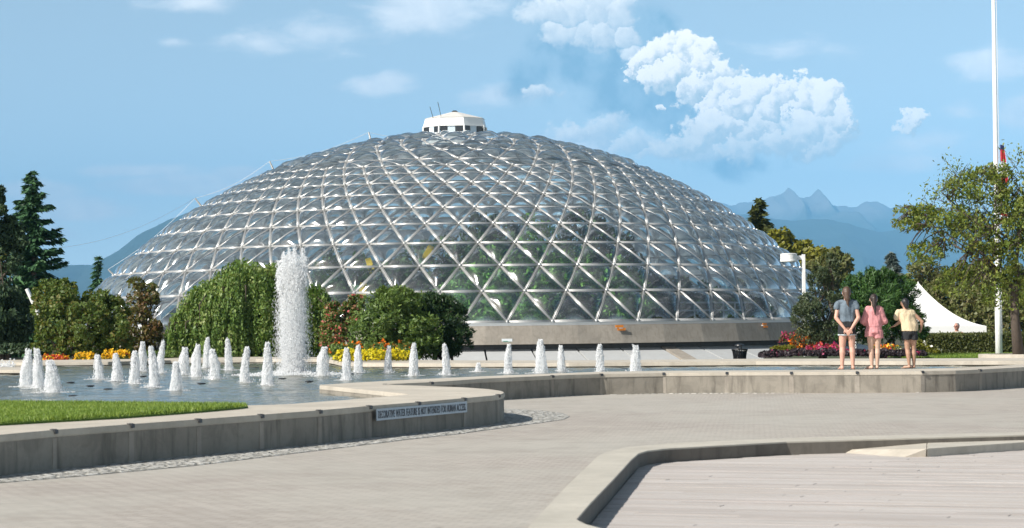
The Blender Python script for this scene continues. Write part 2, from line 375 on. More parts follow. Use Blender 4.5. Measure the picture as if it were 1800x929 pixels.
def m_foam(t):
    s = m_spray(t); tr = t.new('ShaderNodeBsdfTransparent'); p = pos(t)
    n = t.noise(t.vmath('MULTIPLY', p, (1., 1., .45)), 24., 5, .7)
    mx = t.new('ShaderNodeMixShader'); t.put(mx.inputs[0], t.rng(n, .34, .52, .25, 1.)); t.l.new(tr.outputs[0], mx.inputs[1]); t.l.new(s, mx.inputs[2])
    return mx.outputs[0]
M['foam'] = mat('broken_foam', m_foam)
M['mist'] = mat('aerated_water_column', m_mist)
def m_acrylic(t):
    fr = t.new('ShaderNodeFresnel'); fr.inputs['IOR'].default_value = 1.5
    gl = t.new('ShaderNodeBsdfGlossy'); gl.inputs['Roughness'].default_value = .10; gl.inputs['Color'].default_value = (.95, .97, 1, 1)
    tr = t.new('ShaderNodeBsdfTransparent'); tr.inputs[0].default_value = (.84, .90, .89, 1)
    df = t.new('ShaderNodeBsdfDiffuse'); df.inputs[0].default_value = (.78, .82, .85, 1)
    p = pos(t); n = t.noise(p, 1.1, 5, .6)
    a = t.new('ShaderNodeMixShader'); t.put(a.inputs[0], t.rng(n, .3, .7, .015, .07)); t.l.new(tr.outputs[0], a.inputs[1]); t.l.new(df.outputs[0], a.inputs[2])
    b = t.new('ShaderNodeMixShader'); t.put(b.inputs[0], t.math('MULTIPLY_ADD', fr.outputs[0], 2.1, .07, clamp=True)); t.l.new(a.outputs[0], b.inputs[1]); t.l.new(gl.outputs[0], b.inputs[2])
    return b.outputs[0]
M['acrylic'] = mat('clear_acrylic_bubble', m_acrylic)
M['alu'] = plain('weathered_aluminium', (.52, .52, .51), .38, .45, .06, 3)
M['gutter'] = plain('painted_gutter_metal', (.60, .64, .67), .4, .3, .06, 3)
M['white'] = plain('white_painted_metal', (.80, .80, .79), .4, 0, .05, 4)
M['panel'] = plain('pale_grey_sloped_slab', (.42, .43, .43), .7, 0, .10, 2.5)
M['steel'] = plain('brushed_steel_plate', (.36, .40, .44), .4, .5, .08, 8)
M['letter'] = plain('dark_lettering', (.055, .065, .08), .5)
M['clip'] = plain('dark_metal_clip', (.06, .065, .075), .45, .6)
M['black'] = plain('black_painted_steel', (.018, .018, .02), .4)
M['glassd'] = plain('dark_window_glass', (.02, .022, .025), .1)
M['glassb'] = plain('blue_window_shade', (.20, .32, .46), .25)
M['louvre'] = plain('pale_blue_louvre', (.55, .64, .72), .4)
M['roofw'] = plain('pale_lantern_roof', (.66, .64, .60), .5)
M['orange'] = plain('orange_sticker', (.85, .27, .03), .5)
M['wsign'] = plain('white_sign_face', (.78, .82, .84), .5)
M['gsign'] = plain('green_print', (.10, .35, .25), .5)
M['bark'] = plain('grey_brown_bark', (.085, .065, .05), .9, 0, .4, 12, .5)
M['tent'] = plain('white_tent_fabric', (.80, .80, .79), .7, 0, .03, 1)
M['rock'] = concrete('grey_standing_stone', (.36, .36, .36), (.4, .4, .42), .8)
M['yellowb'] = plain('yellow_banner', (.95, .62, .03), .6)
M['greenb'] = plain('pale_green_banner', (.20, .38, .22), .6)
M['brown'] = plain('brown_shingle', (.17, .09, .055), .8)
M['red'] = plain('red_flag_cloth', (.62, .05, .06), .7)
M['cloth_white'] = plain('white_flag_cloth', (.75, .75, .75), .7)
M['cloth_blue'] = plain('dark_blue_flag_cloth', (.05, .07, .22), .7)
def leafmat(name, cols, trans=.28, rough=.5, ns=1.1):
    def f(t):
        g = t.new('ShaderNodeNewGeometry'); r = g.outputs['Random Per Island']; n = t.noise(g.outputs['Position'], ns, 4)
        v = t.math('ADD', t.math('MULTIPLY', r, .6), t.math('MULTIPLY', t.rng(n, .3, .7), .4))
        k = len(cols)-1; c = t.ramp(v, [(i/k, c_) for i, c_ in enumerate(cols)])
        b = bsdf(t, c, rough, spec=.35)
        tl = t.new('ShaderNodeBsdfTranslucent'); t.put(tl.inputs[0], t.mix(1, c, (1.3, 1.25, .6), 'MULTIPLY'))
        mx = t.new('ShaderNodeMixShader'); mx.inputs[0].default_value = trans; t.l.new(b, mx.inputs[1]); t.l.new(tl.outputs[0], mx.inputs[2])
        return mx.outputs[0]
    return mat(name, f)
L = dict(
    spruce=leafmat('dark_spruce_needles', [(0.034, 0.073, 0.037), (0.055, 0.130, 0.059), (0.098, 0.196, 0.075)], .1),
    cedar=leafmat('dark_cedar_foliage', [(0.024, 0.044, 0.024), (0.048, 0.084, 0.039), (0.084, 0.132, 0.048)], .1),
    shrub=leafmat('mixed_shrub_leaves', [(0.078, 0.094, 0.023), (0.078, 0.133, 0.028), (0.140, 0.187, 0.040), (0.218, 0.133, 0.047)]),
    rusty=leafmat('rusty_shrub_leaves', [(.08, .11, .025), (.12, .14, .03), (.17, .13, .05), (.20, .10, .05)]),
    weep=leafmat('weeping_tree_leaves', [(0.047, 0.101, 0.020), (0.082, 0.149, 0.028), (0.136, 0.224, 0.047), (0.231, 0.299, 0.082), (0.435, 0.447, 0.231)]),
    rhodo=leafmat('rhododendron_leaves', [(0.039, 0.081, 0.021), (0.090, 0.152, 0.036), (0.152, 0.232, 0.054), (0.197, 0.232, 0.071)]),
    yew=leafmat('yew_sprays', [(0.030, 0.070, 0.020), (0.049, 0.117, 0.025), (0.092, 0.175, 0.037)], .15),
    yewd=leafmat('dark_yew_sprays', [(0.018, 0.038, 0.012), (0.030, 0.068, 0.018), (0.053, 0.090, 0.024)], .12),
    redl=leafmat('red_orange_leaves', [(.42, .10, .08), (.50, .07, .09), (.38, .20, .12), (.12, .16, .04)]),
    lime=leafmat('yellow_green_leaves', [(.12, .14, .02), (.20, .20, .025), (.27, .25, .03)]),
    olive=leafmat('olive_tree_leaves', [(0.073, 0.092, 0.026), (0.114, 0.138, 0.036), (0.166, 0.172, 0.062), (0.186, 0.138, 0.073)]),
    pine=leafmat('mossy_conifer_sprays', [(0.035, 0.056, 0.025), (0.070, 0.098, 0.042), (0.140, 0.133, 0.077)], .12),
    blue=leafmat('blue_spruce_needles', [(.07, .11, .10), (.14, .18, .17), (.25, .25, .22)], .1),
    autumn=leafmat('turning_cherry_leaves', [(0.080, 0.134, 0.022), (0.120, 0.194, 0.033), (0.170, 0.207, 0.038), (0.199, 0.231, 0.044), (0.162, 0.216, 0.041), (0.295, 0.171, 0.032)]),
    hedge=leafmat('clipped_hedge_leaves', [(0.063, 0.081, 0.023), (0.098, 0.115, 0.032), (0.138, 0.144, 0.046)]),
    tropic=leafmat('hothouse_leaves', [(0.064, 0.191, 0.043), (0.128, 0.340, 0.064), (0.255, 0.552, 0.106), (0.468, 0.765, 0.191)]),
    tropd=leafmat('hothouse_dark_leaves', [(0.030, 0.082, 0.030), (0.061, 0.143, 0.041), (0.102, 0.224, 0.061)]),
    yellow=leafmat('yellow_flowers', [(.62, .55, .02), (.78, .66, .03), (.55, .55, .03)]),
    gold=leafmat('golden_flowers', [(.75, .42, .02), (.85, .55, .03), (.8, .62, .05)]),
    orangef=leafmat('orange_flowers', [(.70, .12, .02), (.80, .22, .02), (.85, .32, .03)]),
    redf=leafmat('red_flowers', [(.55, .05, .05), (.65, .10, .06), (.6, .16, .06)]),
    pinkf=leafmat('magenta_flowers', [(0.361, 0.021, 0.101), (0.491, 0.043, 0.159), (0.564, 0.159, 0.260)]),
    whitef=leafmat('white_flowers', [(.7, .7, .68), (.8, .8, .76)]),
    darkl=leafmat('dark_purple_leaves', [(.018, .014, .018), (.04, .028, .034), (.06, .04, .045)], .1),
    grass=leafmat('lawn_grass', [(0.101, 0.162, 0.025), (0.164, 0.259, 0.043), (0.239, 0.336, 0.061), (0.302, 0.357, 0.103)], .3),
)
# ---------------------------------------------------------------- foliage generators
def unit(v): return v/np.maximum(np.linalg.norm(v, axis=1, keepdims=True), 1e-9)
def leaves_mesh(name, P, D, size, aspect=.5, Nrm=None, jit=.6):
    """diamond shaped leaves: centre P, pointing along D"""
    n = len(P); D = unit(D+rng.normal(0, jit*.5, (n, 3)))
    ref = Nrm if Nrm is not None else rng.normal(0, 1, (n, 3)); ref = ref+rng.normal(0, jit, (n, 3))
    W = unit(np.cross(D, ref)); s = size*rng.uniform(.42, 1.55, (n, 1)); a = D*s; b = W*s*aspect
    v = np.stack([P-a*.5, P+b*.5-a*.05, P+a*.5, P-b*.5-a*.05], 1).reshape(-1, 3)
    return mesh_np(name, v, np.arange(4*n).reshape(n, 4))
def crown_pts(blobs, n, clump=.32, clumps=26, fill=.12, flat=1.):
    vol = np.array([(b[3]*b[4]*b[5])**(2/3) for b in blobs]); cnt = (n*vol/vol.sum()).astype(int)
    Ps, Ns = [], []
    for b, c in zip(blobs, cnt):
        ce = np.array(b[:3]); r = np.array(b[3:6])
        d = unit(rng.normal(0, 1, (clumps, 3))); d[:, 2] = np.where(d[:, 2] < -.5, -d[:, 2], d[:, 2])
        cc = ce+d*r*rng.uniform(.62, .95, (clumps, 1)); cs = clump*r.mean()*rng.uniform(.6, 1.3, clumps)
        k = rng.integers(0, clumps, c); e = unit(rng.normal(0, 1, (c, 3))+d[k]*.6)
        p = cc[k]+e*(cs[k][:, None]*rng.uniform(.55, 1.05, (c, 1)))*np.array([1, 1, flat])
        f = rng.random(c) < fill; q = unit(rng.normal(0, 1, (c, 3)))*rng.uniform(.2, .85, (c, 1))**.5*r*.85+ce
        p[f] = q[f]; Ps.append(p); Ns.append(e)
    return np.concatenate(Ps), np.concatenate(Ns)
def trunk_mb(mb, base, top, r, bend=.15, seed=0):
    rs = random.Random(seed); a, b = Vector(base), Vector(top); pts = []
    for i in range(7):
        t = i/6; pts.append(a.lerp(b, t)+Vector((rs.uniform(-1, 1), rs.uniform(-1, 1), 0))*bend*(t*(1-t)*2))
    mb.tube(pts, [r*(1.25 if i == 0 else 1)*(1-.13*i) for i in range(7)], 8); return pts
def bushy(name, label, cat, base, blobs, n, leaf, lm, aspect=.5, group=None, trunks=None, clumps=26, clump=.32, fill=.12, extra=None, up=0., jit=.7):
    """tree or shrub: crown of clumped leaves on real stems. blobs in world coordinates"""
    base = Vector(base); root = empty(name, base, label, cat, group)
    bl = [(b[0]-base.x, b[1]-base.y, b[2]-base.z, *b[3:]) for b in blobs]
    P, N = crown_pts(bl, n, clump, clumps, fill); P = P[P[:, 2] > .03]
    if name == 'hothouse_plant': P = P[np.linalg.norm(P+np.array([base.x-DC.x, base.y-DC.y, base.z-ZC]), axis=1) < RS-.75]
    D = rng.normal(0, 1, (len(P), 3)); D[:, 2] += up
    c = np.array([0, 0, np.mean([b[2] for b in bl])]); out = unit(P-c)
    link('crown', leaves_mesh('crown', P, D+out*.5, leaf, aspect, out, jit), L[lm], root)
    mb = MB(); rs = random.Random(len(P))
    tr = trunks or 5
    for i in range(tr):
        b = bl[i % len(bl)]; t = Vector((b[0]+rs.uniform(-.5, .5)*b[3], b[1]+rs.uniform(-.5, .5)*b[4], b[2]+.5*b[5]))
        st = Vector((rs.uniform(-.12, .12), rs.uniform(-.12, .12), 0)); pts = trunk_mb(mb, st, t, .05+.012*t.z, .2*t.z, i)
        for k in range(3):
            s = pts[3+k]; mb.tube([s, s.lerp(t, .5)+Vector((rs.uniform(-.4, .4)*b[3], rs.uniform(-.4, .4)*b[4], .1*b[5])), t+Vector((rs.uniform(-.6, .6)*b[3], rs.uniform(-.6, .6)*b[4], 0))], [.025, .016, .006], 5)
    mb.build('trunk', M['bark'], root)
    if extra:
        for (nm, em, cnt, sz, sel) in extra:
            q = P[sel(P)] if sel else P
            if len(q) == 0: continue
            q = q[rng.integers(0, len(q), cnt)]; o = unit(q-c); q = q+o*.04
            link(nm, leaves_mesh(nm, q, rng.normal(0, 1, q.shape), sz, .8, o, .4), L[em], root)
    return root
def conifer(name, label, base, h, rb, lm, n=9000, leaf=.3, droop=.25, whorls=26, top=0., cat='tree', group=None, clear=.05, power=.85, irregular=.3):
    base = Vector(base); root = empty(name, base, label, cat, group); rs = random.Random(int(h*1000)+n)
    mb = MB(); mb.tube([(0, 0, 0), (.02*h*.2, 0, h*.4), (0, 0, h*.75), (0, 0, h)], [h*.022, h*.015, h*.008, .01], 8)
    segs = []
    for i in range(whorls):
        t = clear+(1-clear)*(i+.5)/whorls; z = t*h; Lb = rb*((1-t)**power+.03)
        for k in range(6):
            if rs.random() < .12: continue
            a = rs.uniform(0, 2*math.pi); l = Lb*rs.uniform(1-irregular*1.4, 1+irregular*.6); dz = l*rs.uniform(-droop, droop*.15)
            s = Vector((0, 0, z)); e = Vector((math.cos(a)*l, math.sin(a)*l, z+dz)); m_ = s.lerp(e, .55)+Vector((0, 0, -.10*l))
            e.z += .12*l; mb.tube([s, m_, e], [.012*h*.25+.008, .012, .004], 4, False); segs.append((s, m_, e, l))
    mb.build('trunk', M['bark'], root)
    w_ = np.array([s[3] for s in segs]); w_ /= w_.sum(); id_ = rng.choice(len(segs), n, p=w_); S = np.array([[*s[0], *s[1], *s[2]] for s in segs])[id_]
    t = rng.uniform(.12, 1.03, (n, 1)); a = (1-t)**2*S[:, :3]+2*t*(1-t)*S[:, 3:6]+t*t*S[:, 6:]
    dirn = unit(S[:, 6:]-S[:, :3]); side = unit(np.cross(dirn, np.array([0, 0, 1.])))
    lat = rng.normal(0, 1, (n, 1)); lw = (w_[id_]*0+np.array([s[3] for s in segs])[id_])[:, None]
    a = a+side*lat*.13*lw*(1.1-t*.7)+np.array([0, 0, 1])*(-np.abs(rng.normal(0, .05, (n, 1)))*lw-.0)
    D = dirn*.9+side*np.sign(lat)*.6+np.array([0, 0, -.35]); Nn = np.tile([0, 0, 1.], (n, 1))
    link('crown', leaves_mesh('crown', a, D, leaf, .32, Nn, .45), L[lm], root); return root
def weeping(name, label, base, blobs, strands, leaf, lm, zmin=.05):
    base = Vector(base); root = empty(name, base, label, 'tree'); Ps = []
    ar = np.array([b[3]*b[5] for b in blobs]); ar = ar/ar.sum()
    for b, f in zip(blobs, ar):
        for _ in range(int(strands*f)):
            a = rng.uniform(0, 2*math.pi); q = rng.random()**.55; x0, y0 = math.cos(a)*q, math.sin(a)*q
            top = math.sqrt(max(0, 1-q*q)); lob = .90+.14*math.sin(a*5+b[0]*3)+.06*math.sin(a*11)
            p = np.array([b[0]-base.x+x0*b[3]*lob, b[1]-base.y+y0*b[4]*lob, b[2]-base.z+top*b[5]*rng.uniform(.9, 1.03)])
            Ln = rng.uniform(.3, 1.25)*(1.0+q*1.6); k = int(Ln/.045); dx = np.array([math.cos(a), math.sin(a)])*rng.uniform(.0, .10)
            s = np.arange(k)*.045; pts = np.stack([p[0]+dx[0]*s**.5*1.2+.02*np.sin(s*5+a*9), p[1]+dx[1]*s**.5*1.2, p[2]-s], 1)
            Ps.append(pts[pts[:, 2] > zmin])
    P = np.concatenate(Ps); P = P+rng.normal(0, .028, P.shape); D = rng.normal(0, .5, P.shape)+np.array([0, 0, -1.]); o = unit(P*np.array([1, 1, .3]))
    link('crown', leaves_mesh('crown', P, D, leaf, .5, o, .6), L[lm], root)
    mb = MB()
    for i, b in enumerate(blobs):
        t = Vector((b[0]-base.x, b[1]-base.y, b[2]-base.z+b[5]*.8)); pts = trunk_mb(mb, (0, 0, 0), t, .14, .3, i)
        for k in range(9):
            an = k*.7+i; s = pts[3+k % 3]; e = Vector((t.x+math.cos(an)*b[3]*.7, t.y+math.sin(an)*b[4]*.7, t.z-b[5]*.15)); mb.tube([s, s.lerp(e, .5)+Vector((0, 0, .4)), e, e-Vector((0, 0, .5))], [.05, .035, .02, .008], 6)
    mb.build('trunk', M['bark'], root); return root
def patch(name, label, cat, spots, parts, group=None, base=None):
    """flower bed clump: spots = list of (x,y,z,rx,ry,rz) mounds; parts = (childname, material, count, size, aspect, up)"""
    b0 = Vector(base or spots[0][:3]); root = empty(name, b0, label, cat, group)
    sp_ = [(s[0]-b0.x, s[1]-b0.y, s[2]-b0.z, *s[3:]) for s in spots]
    for nm, lm, cnt, sz, asp, rad in parts:
        k = rng.integers(0, len(sp_), cnt); S = np.array(sp_)[k]; d = unit(rng.normal(0, 1, (cnt, 3))); d[:, 2] = np.abs(d[:, 2])
        P = S[:, :3]+d*S[:, 3:]*rng.uniform(.75*rad, 1.05*rad, (cnt, 1))
        if 'flower' in nm:      # petals gather into heads
            h = P[rng.integers(0, cnt, max(3, cnt//7))]; P = h[rng.integers(0, len(h), cnt)]+rng.normal(0, sz*.45, (cnt, 3))
        link(nm, leaves_mesh(nm, P, rng.normal(0, 1, P.shape)+d*.3, sz, asp, d, .5), L[lm], root)
    return root
# ================================================================ GROUND, PLAZA, POOL
def struct(o, name=None): o['kind'] = 'structure'; return o
# terrain: one sheet to the horizon; the garden stands on a hilltop
xs = np.unique(np.concatenate([np.linspace(-90, 90, 31), np.linspace(-400, 400, 17), np.linspace(-14000, 14000, 29)]))
ys = np.unique(np.concatenate([np.linspace(-30, 320, 36), np.linspace(320, 1500, 13), np.linspace(1500, 26800, 18)]))
gx, gy = np.meshgrid(xs, ys); rr = np.hypot(gx, gy-100); t_ = np.clip((rr-190)/900, 0, 1); gz = -.55-100*t_*t_*(3-2*t_)
nx, ny = len(xs), len(ys); idx = np.arange(nx*ny).reshape(ny, nx)
F = np.stack([idx[:-1, :-1], idx[:-1, 1:], idx[1:, 1:], idx[1:, :-1]], -1).reshape(-1, 4)
struct(link('ground', mesh_np('ground', np.stack([gx.ravel(), gy.ravel(), gz.ravel()], 1), F), M['soil']))

# deck recess outline (plaza level, z=0)
DK = -.145
dk_px = [(1030, 925), (1013, 916.4), (1036, 889), (1080, 843), (1109, 811), (1122, 799.5), (1138, 794.5), (1169, 791), (1270, 785), (1382, 778.7), (1600, 772.5), (1800, 766.7), (2100, 757)]
dk = [G(*p) for p in dk_px]
ed = [G(940, 950), G(929, 929), G(1000, 853.3), G(1052, 803), G(1066, 797), G(1102, 788), G(1178, 781.4), G(1400, 771.6), G(1800, 761.3), G(2100, 752)]
dr = (dk[-1]-dk[-2]).normalized(); far = dk[-1]+dr*40
P_ = [Vector((-70, -25, 0)), Vector((70, -25, 0)), Vector((70, 9, 0)), Vector((dk[0].x+.6, dk[0].y-2.2, 0))]+dk+[far, Vector((70, far.y+3, 0)), Vector((70, 66, 0)), Vector((-70, 66, 0))]
me = mesh_py('plaza', P_, [tuple(range(len(P_)))]); bm = bmesh.new(); bm.from_mesh(me); bmesh.ops.triangulate(bm, faces=bm.faces, ngon_method='EAR_CLIP'); bm.to_mesh(me); bm.free()
struct(link('plaza', me, M['pavers']))
# concrete margin round the deck (a sheet on the pavers plus the drop into the recess)
back = [Vector((dk[0].x+.6, dk[0].y-2.2, 0))]+dk+[far]
mb = MB(); o_ = [Vector((ed[0].x+.1, ed[0].y-1.6, 0))]+ed+[ed[-1]+dr*40]
mb.prism([(p.x, p.y) for p in o_]+[(p.x, p.y) for p in back[::-1]], -.006, .012)
struct(mb.build('deck_kerb', M['kerb'], tri=True))
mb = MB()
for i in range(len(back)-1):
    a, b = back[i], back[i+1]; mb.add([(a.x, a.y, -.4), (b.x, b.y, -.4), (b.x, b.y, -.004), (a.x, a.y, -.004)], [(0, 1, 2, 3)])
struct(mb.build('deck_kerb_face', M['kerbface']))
# low concrete step inside the recess with its sloped end
st = [G(1395, 791.5, DK), G(1590, 804, DK), G(1627, 803.6, DK)]
s1 = [G(1629, 789.2, -.05), G(1800, 777.8, -.05), G(2100, 762, -.05)]; bk = [G(1629, 775, -.05), G(1800, 769.5, -.05), G(2100, 760, -.05)]
s1.append(s1[-1]+dr*40); bk.append(bk[-1]+dr*40)
mb = MB(); mb.prism([(p.x, p.y) for p in s1]+[(p.x, p.y) for p in bk[::-1]], DK-.1, -.05)
step = mb.build('concrete_step', M['kerb'], tri=True, bevel=.01)
tag(step, 'low concrete step with a sloped end running beside the timber deck', 'step')
A, B, C_ = st; D_ = s1[0]; E_ = bk[0]
mb = MB(); mb.add([A, B, C_, Vector((D_.x-.004, D_.y, -.052)), Vector((E_.x-.004, E_.y, -.052)), (A.x, A.y, DK-.1), (B.x, B.y, DK-.1), (C_.x, C_.y, DK-.1), (E_.x, E_.y, DK-.1)],
       [(0, 1, 3), (1, 2, 3), (0, 3, 4), (0, 5, 6, 1), (1, 6, 7, 2), (0, 4, 8, 5)])
mb.build('sloped_end', M['coping'], step)
# timber deck: separate boards
pd = Vector((math.cos(R(-22)), math.sin(R(-22)), 0)); pn = Vector((-pd.y, pd.x, 0)); mb = MB(); rs = random.Random(3)
o0 = Vector((8, 22, 0))
for k in range(-95, 75):
    a = -17+rs.uniform(-1, 1)
    while a < 22:
        l = rs.uniform(3.2, 4.6); c = o0+pn*(k*.152)+pd*(a+l/2)
        mb.box((c.x, c.y, DK-.02+rs.uniform(-.003, .003)), (l-.006, .143, .04), M=Matrix((pd, pn, Vector((0, 0, 1)))).transposed()); a += l
deckmb = mb
me = mesh_py('deck', mb.v, mb.f)
# trim the boards to the recess outline
bm = bmesh.new(); bm.from_mesh(me)
def cut(bm, p, n):
    bmesh.ops.bisect_plane(bm, geom=bm.verts[:]+bm.edges[:]+bm.faces[:], plane_co=p, plane_no=n, clear_outer=True)
def outn(a, b): d = (b-a).normalized(); return Vector((-d.y, d.x, 0))
cut(bm, dk[1], outn(dk[1], dk[5])); cut(bm, dk[7]+Vector((0, 0, 0)), outn(dk[5], dk[9])); cut(bm, dk[9], outn(dk[9], dk[11]))
bm.to_mesh(me); bm.free(); struct(link('timber_deck', me, M['deck']))

# pool: near wall -------------------------------------------------
T = .41
o_px = [(-190, 780.5), (0, 764.7), (97.4, 756), (232, 746), (350.7, 737.4), (460.5, 729.3), (563, 721.8), (651, 713.9), (736.8, 707.3), (817.8, 700.2), (866, 695.8), (879, 694), (886, 691.8), (887.2, 690), (882, 687.6), (860.5, 684.4), (814.7, 681.3), (759.7, 679.2), (690, 676.6), (680, 675.9), (690, 675.3), (759.7, 672.2), (851, 666), (972, 660.6), (1010, 659.1), (1057.8, 657.8), (1166.7, 656), (1277.8, 655), (1391, 654.6), (1506.7, 653.9), (1622, 653.0), (1680, 651.8), (1724, 650.0), (1800, 645.8), (1880, 640), (1990, 630.5)]
i_px = [(1990, 627), (1880, 636), (1800, 640.5), (1724, 645.2), (1640, 648.2), (1500, 650.2), (1390, 651), (1277, 651.5), (1166, 652.2), (1050, 654), (972, 656.8), (848, 661.8), (700, 668.7), (632, 672.5), (562, 676.9), (561.5, 678), (718, 693.4), (683, 697), (595, 704.2), (500, 711), (425, 713.2), (248, 711.6), (0, 709.8), (-190, 708.5)]
outer = [G(*p, T) for p in o_px]; inner = [G(*p, T) for p in i_px]
mb = MB(); mb.prism([(p.x, p.y) for p in outer]+[(p.x, p.y) for p in inner], .33, T); 
def offset(path, d):
    out = []
    for i, p in enumerate(path):
        a = path[max(i-1, 0)]; b = path[min(i+1, len(path)-1)]; t = (b-a).normalized(); out.append(p+Vector((-t.y, t.x, 0))*d)
    return out
pool = empty('pool_wall', outer[9]*1.0, 'low stained concrete wall with pale coping curving round the near side of the fountain pool', 'wall')
pool.location.z = 0; pl = pool.location
def loc(pts): return [(p[0]-pl.x, p[1]-pl.y) for p in pts]
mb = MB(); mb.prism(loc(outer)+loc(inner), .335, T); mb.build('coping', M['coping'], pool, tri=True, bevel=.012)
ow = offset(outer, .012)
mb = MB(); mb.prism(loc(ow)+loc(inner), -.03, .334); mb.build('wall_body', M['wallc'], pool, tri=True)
# dark clips on the coping edge and pale washed strips below them
def clip_at(px, py):
    p = G(px, py, T); best = min(range(len(outer)-1), key=lambda i: ((outer[i]+outer[i+1])/2-p).length)
    a, b = outer[best], outer[best+1]; t = (b-a).normalized(); q = a+t*((p-a).dot(t)); n = Vector((t.y, -t.x, 0)); return q, t, n
cl_px = [(97.4, 756), (232, 746), (350.7, 737.4), (460.5, 729.3), (563, 721.8), (651, 713.9), (736.8, 707.3), (817.8, 700.2), (878, 694.2), (677, 676), (759.7, 672.2), (972, 660.6), (1057.8, 657.8), (1166.7, 656), (1277.8, 655), (1391, 654.6), (1506.7, 653.9), (1622, 653), (1724, 650)]
cm = None; sm_ = None
for i, (px, py) in enumerate(cl_px):
    q, t, n = clip_at(px, py); Rm = Matrix((t, n, Vector((0, 0, 1)))).transposed(); ang = math.atan2(t.y, t.x)
    if cm is None:
        b = MB(); b.box((0, .010, -.018), (.055, .024, .045)); b.box((0, -.025, .004), (.055, .06, .010)); cm = b.build('edge_clip', M['clip'], pool, bevel=.004); o = cm
        b = MB(); b.box((0, 0, .165), (.09, .004, .32)); sm_ = b.build('washed_strip', M['basec'], pool); s_ = sm_
    else:
        o = cm.copy(); COL.objects.link(o); o.parent = pool; s_ = sm_.copy()
        if px != 736.8: COL.objects.link(s_); s_.parent = pool
    # local +y must point outwards (n)
    mt = Matrix((t, n, Vector((0, 0, 1)))).transposed().to_4x4() if t.cross(n).z > 0 else Matrix((-t, n, Vector((0, 0, 1)))).transposed().to_4x4()
    mt.translation = Vector((q.x-pl.x, q.y-pl.y, T)); o.matrix_local = mt
    m2 = mt.copy(); m2.translation = Vector((q.x-pl.x-n.x*.009, q.y-pl.y-n.y*.009, 0)); s_.matrix_local = m2
# sign with lettering
q0, t0, n0 = clip_at(655, 713.6); q1, _, _ = clip_at(815, 700.5)
t0 = (q1-q0).normalized(); n0 = Vector((t0.y, -t0.x, 0)); Ls = (q1-q0).length; cs_ = (q0+q1)/2+n0*.050; cs_.z = .293
sg = empty('sign', cs_, 'long grey metal sign with dark capital lettering on the near face of the pool wall', 'sign')
mt = Matrix((t0, -n0, Vector((0, 0, 1)))).transposed().to_4x4(); mt.translation = cs_; sg.matrix_world = mt
mb = MB(); mb.box((0, 0, 0), (Ls, .012, .150)); sp0 = mb.build('sign_plate', M['steel'], sg, bevel=.002)
fc = bpy.data.curves.new('lettering', 'FONT'); fc.body = 'DECORATIVE WATER FEATURE IS NOT INTENDED FOR HUMAN ACCESS.'; fc.align_x = 'CENTER'; fc.align_y = 'CENTER'; fc.extrude = .002; fc.offset = .012; fc.size = 1; fc.space_word = 1.1; fc.space_character = 1.08
to = bpy.data.objects.new('tmp', fc); COL.objects.link(to); dg = bpy.context.evaluated_depsgraph_get(); me = bpy.data.meshes.new_from_object(to.evaluated_get(dg)); bpy.data.objects.remove(to)
v = np.zeros(len(me.vertices)*3); me.vertices.foreach_get('co', v); v = v.reshape(-1, 3); wd_, ht_ = np.ptp(v[:, 0]), np.ptp(v[:, 1]); v[:, :2] -= (v[:, :2].max(0)+v[:, :2].min(0))/2
v2 = np.stack([v[:, 0]*(Ls-.09)/wd_, -.0075-v[:, 2], v[:, 1]*.098/ht_], 1); me.vertices.foreach_set('co', v2.ravel()); me.update()
link('lettering', me, M['letter'], sp0)

# lawn on the wall top
l_px = [(-190, 712.6), (0, 713.4), (150, 714.4), (300, 716.3), (400, 717), (436, 717.6), (420, 720), (354, 726), (283, 731.5), (212, 736.8), (88.6, 743.8), (0, 749), (-190, 764)]
lw = [G(*p, T) for p in l_px]; c0 = sum(lw, Vector())/len(lw)
mb = MB(); mb.prism([(p.x, p.y) for p in lw], T-.01, T+.022); struct(mb.build('lawn', M['turf'], tri=True))
A_ = np.array([(p.x, p.y) for p in lw])
def inside(P, poly):
    x, y = P[:, 0], P[:, 1]; r = np.zeros(len(P), bool); j = len(poly)-1
    for i in range(len(poly)):
        xi, yi = poly[i]; xj, yj = poly[j]; c = ((yi > y) != (yj > y)) & (x < (xj-xi)*(y-yi)/(yj-yi+1e-12)+xi); r ^= c; j = i
    return r
n = 150000; P = np.stack([rng.uniform(A_[:, 0].min(), A_[:, 0].max(), n), rng.uniform(A_[:, 1].min(), A_[:, 1].max(), n)], 1); P = P[inside(P, A_)]
P = np.concatenate([P, np.full((len(P), 1), T+.035)], 1); hN = rng.uniform(.5, 1.2, (len(P), 1))
D = rng.normal(0, .45, P.shape); D[:, 2] = 1
tag(link('grass', leaves_mesh('grass', P+np.array([0, 0, .01]), D, .07, .16, None, .3), L['grass']), 'short green grass on the raised lawn behind the near coping', 'grass', kind='stuff')

# pool: far rim
T2 = .41
f_px = [(-260, 638.5), (75, 637.6), (190, 636.4), (300, 633.5), (450, 631.8), (560, 631.6), (583, 633.8), (601, 638), (640, 639), (720, 639.2), (840, 639.1), (1000, 638.4), (1166, 636.9), (1329, 635.4), (1500, 635.3), (1622, 635.4), (1800, 634.6), (2060, 633.5)]
b_px = [(2060, 629), (1800, 629.5), (1622, 630.4), (1329, 630.9), (1050, 633.6), (836, 633.9), (738, 633.2), (620, 630.5), (590, 628.4), (450, 627.6), (300, 629.0), (75, 633.0), (-260, 634.5)]
fr = [G(*p, T2) for p in f_px]; bk_ = [G(*p, T2) for p in b_px]
rim = empty('basin_wall', (fr[10].x, fr[10].y, 0), 'pale concrete rim along the far side of the fountain pool', 'wall'); pl = rim.location
mb = MB(); mb.prism(loc(fr)+loc(bk_), .31, T2); mb.build('coping', M['coping'], rim, tri=True, bevel=.012)
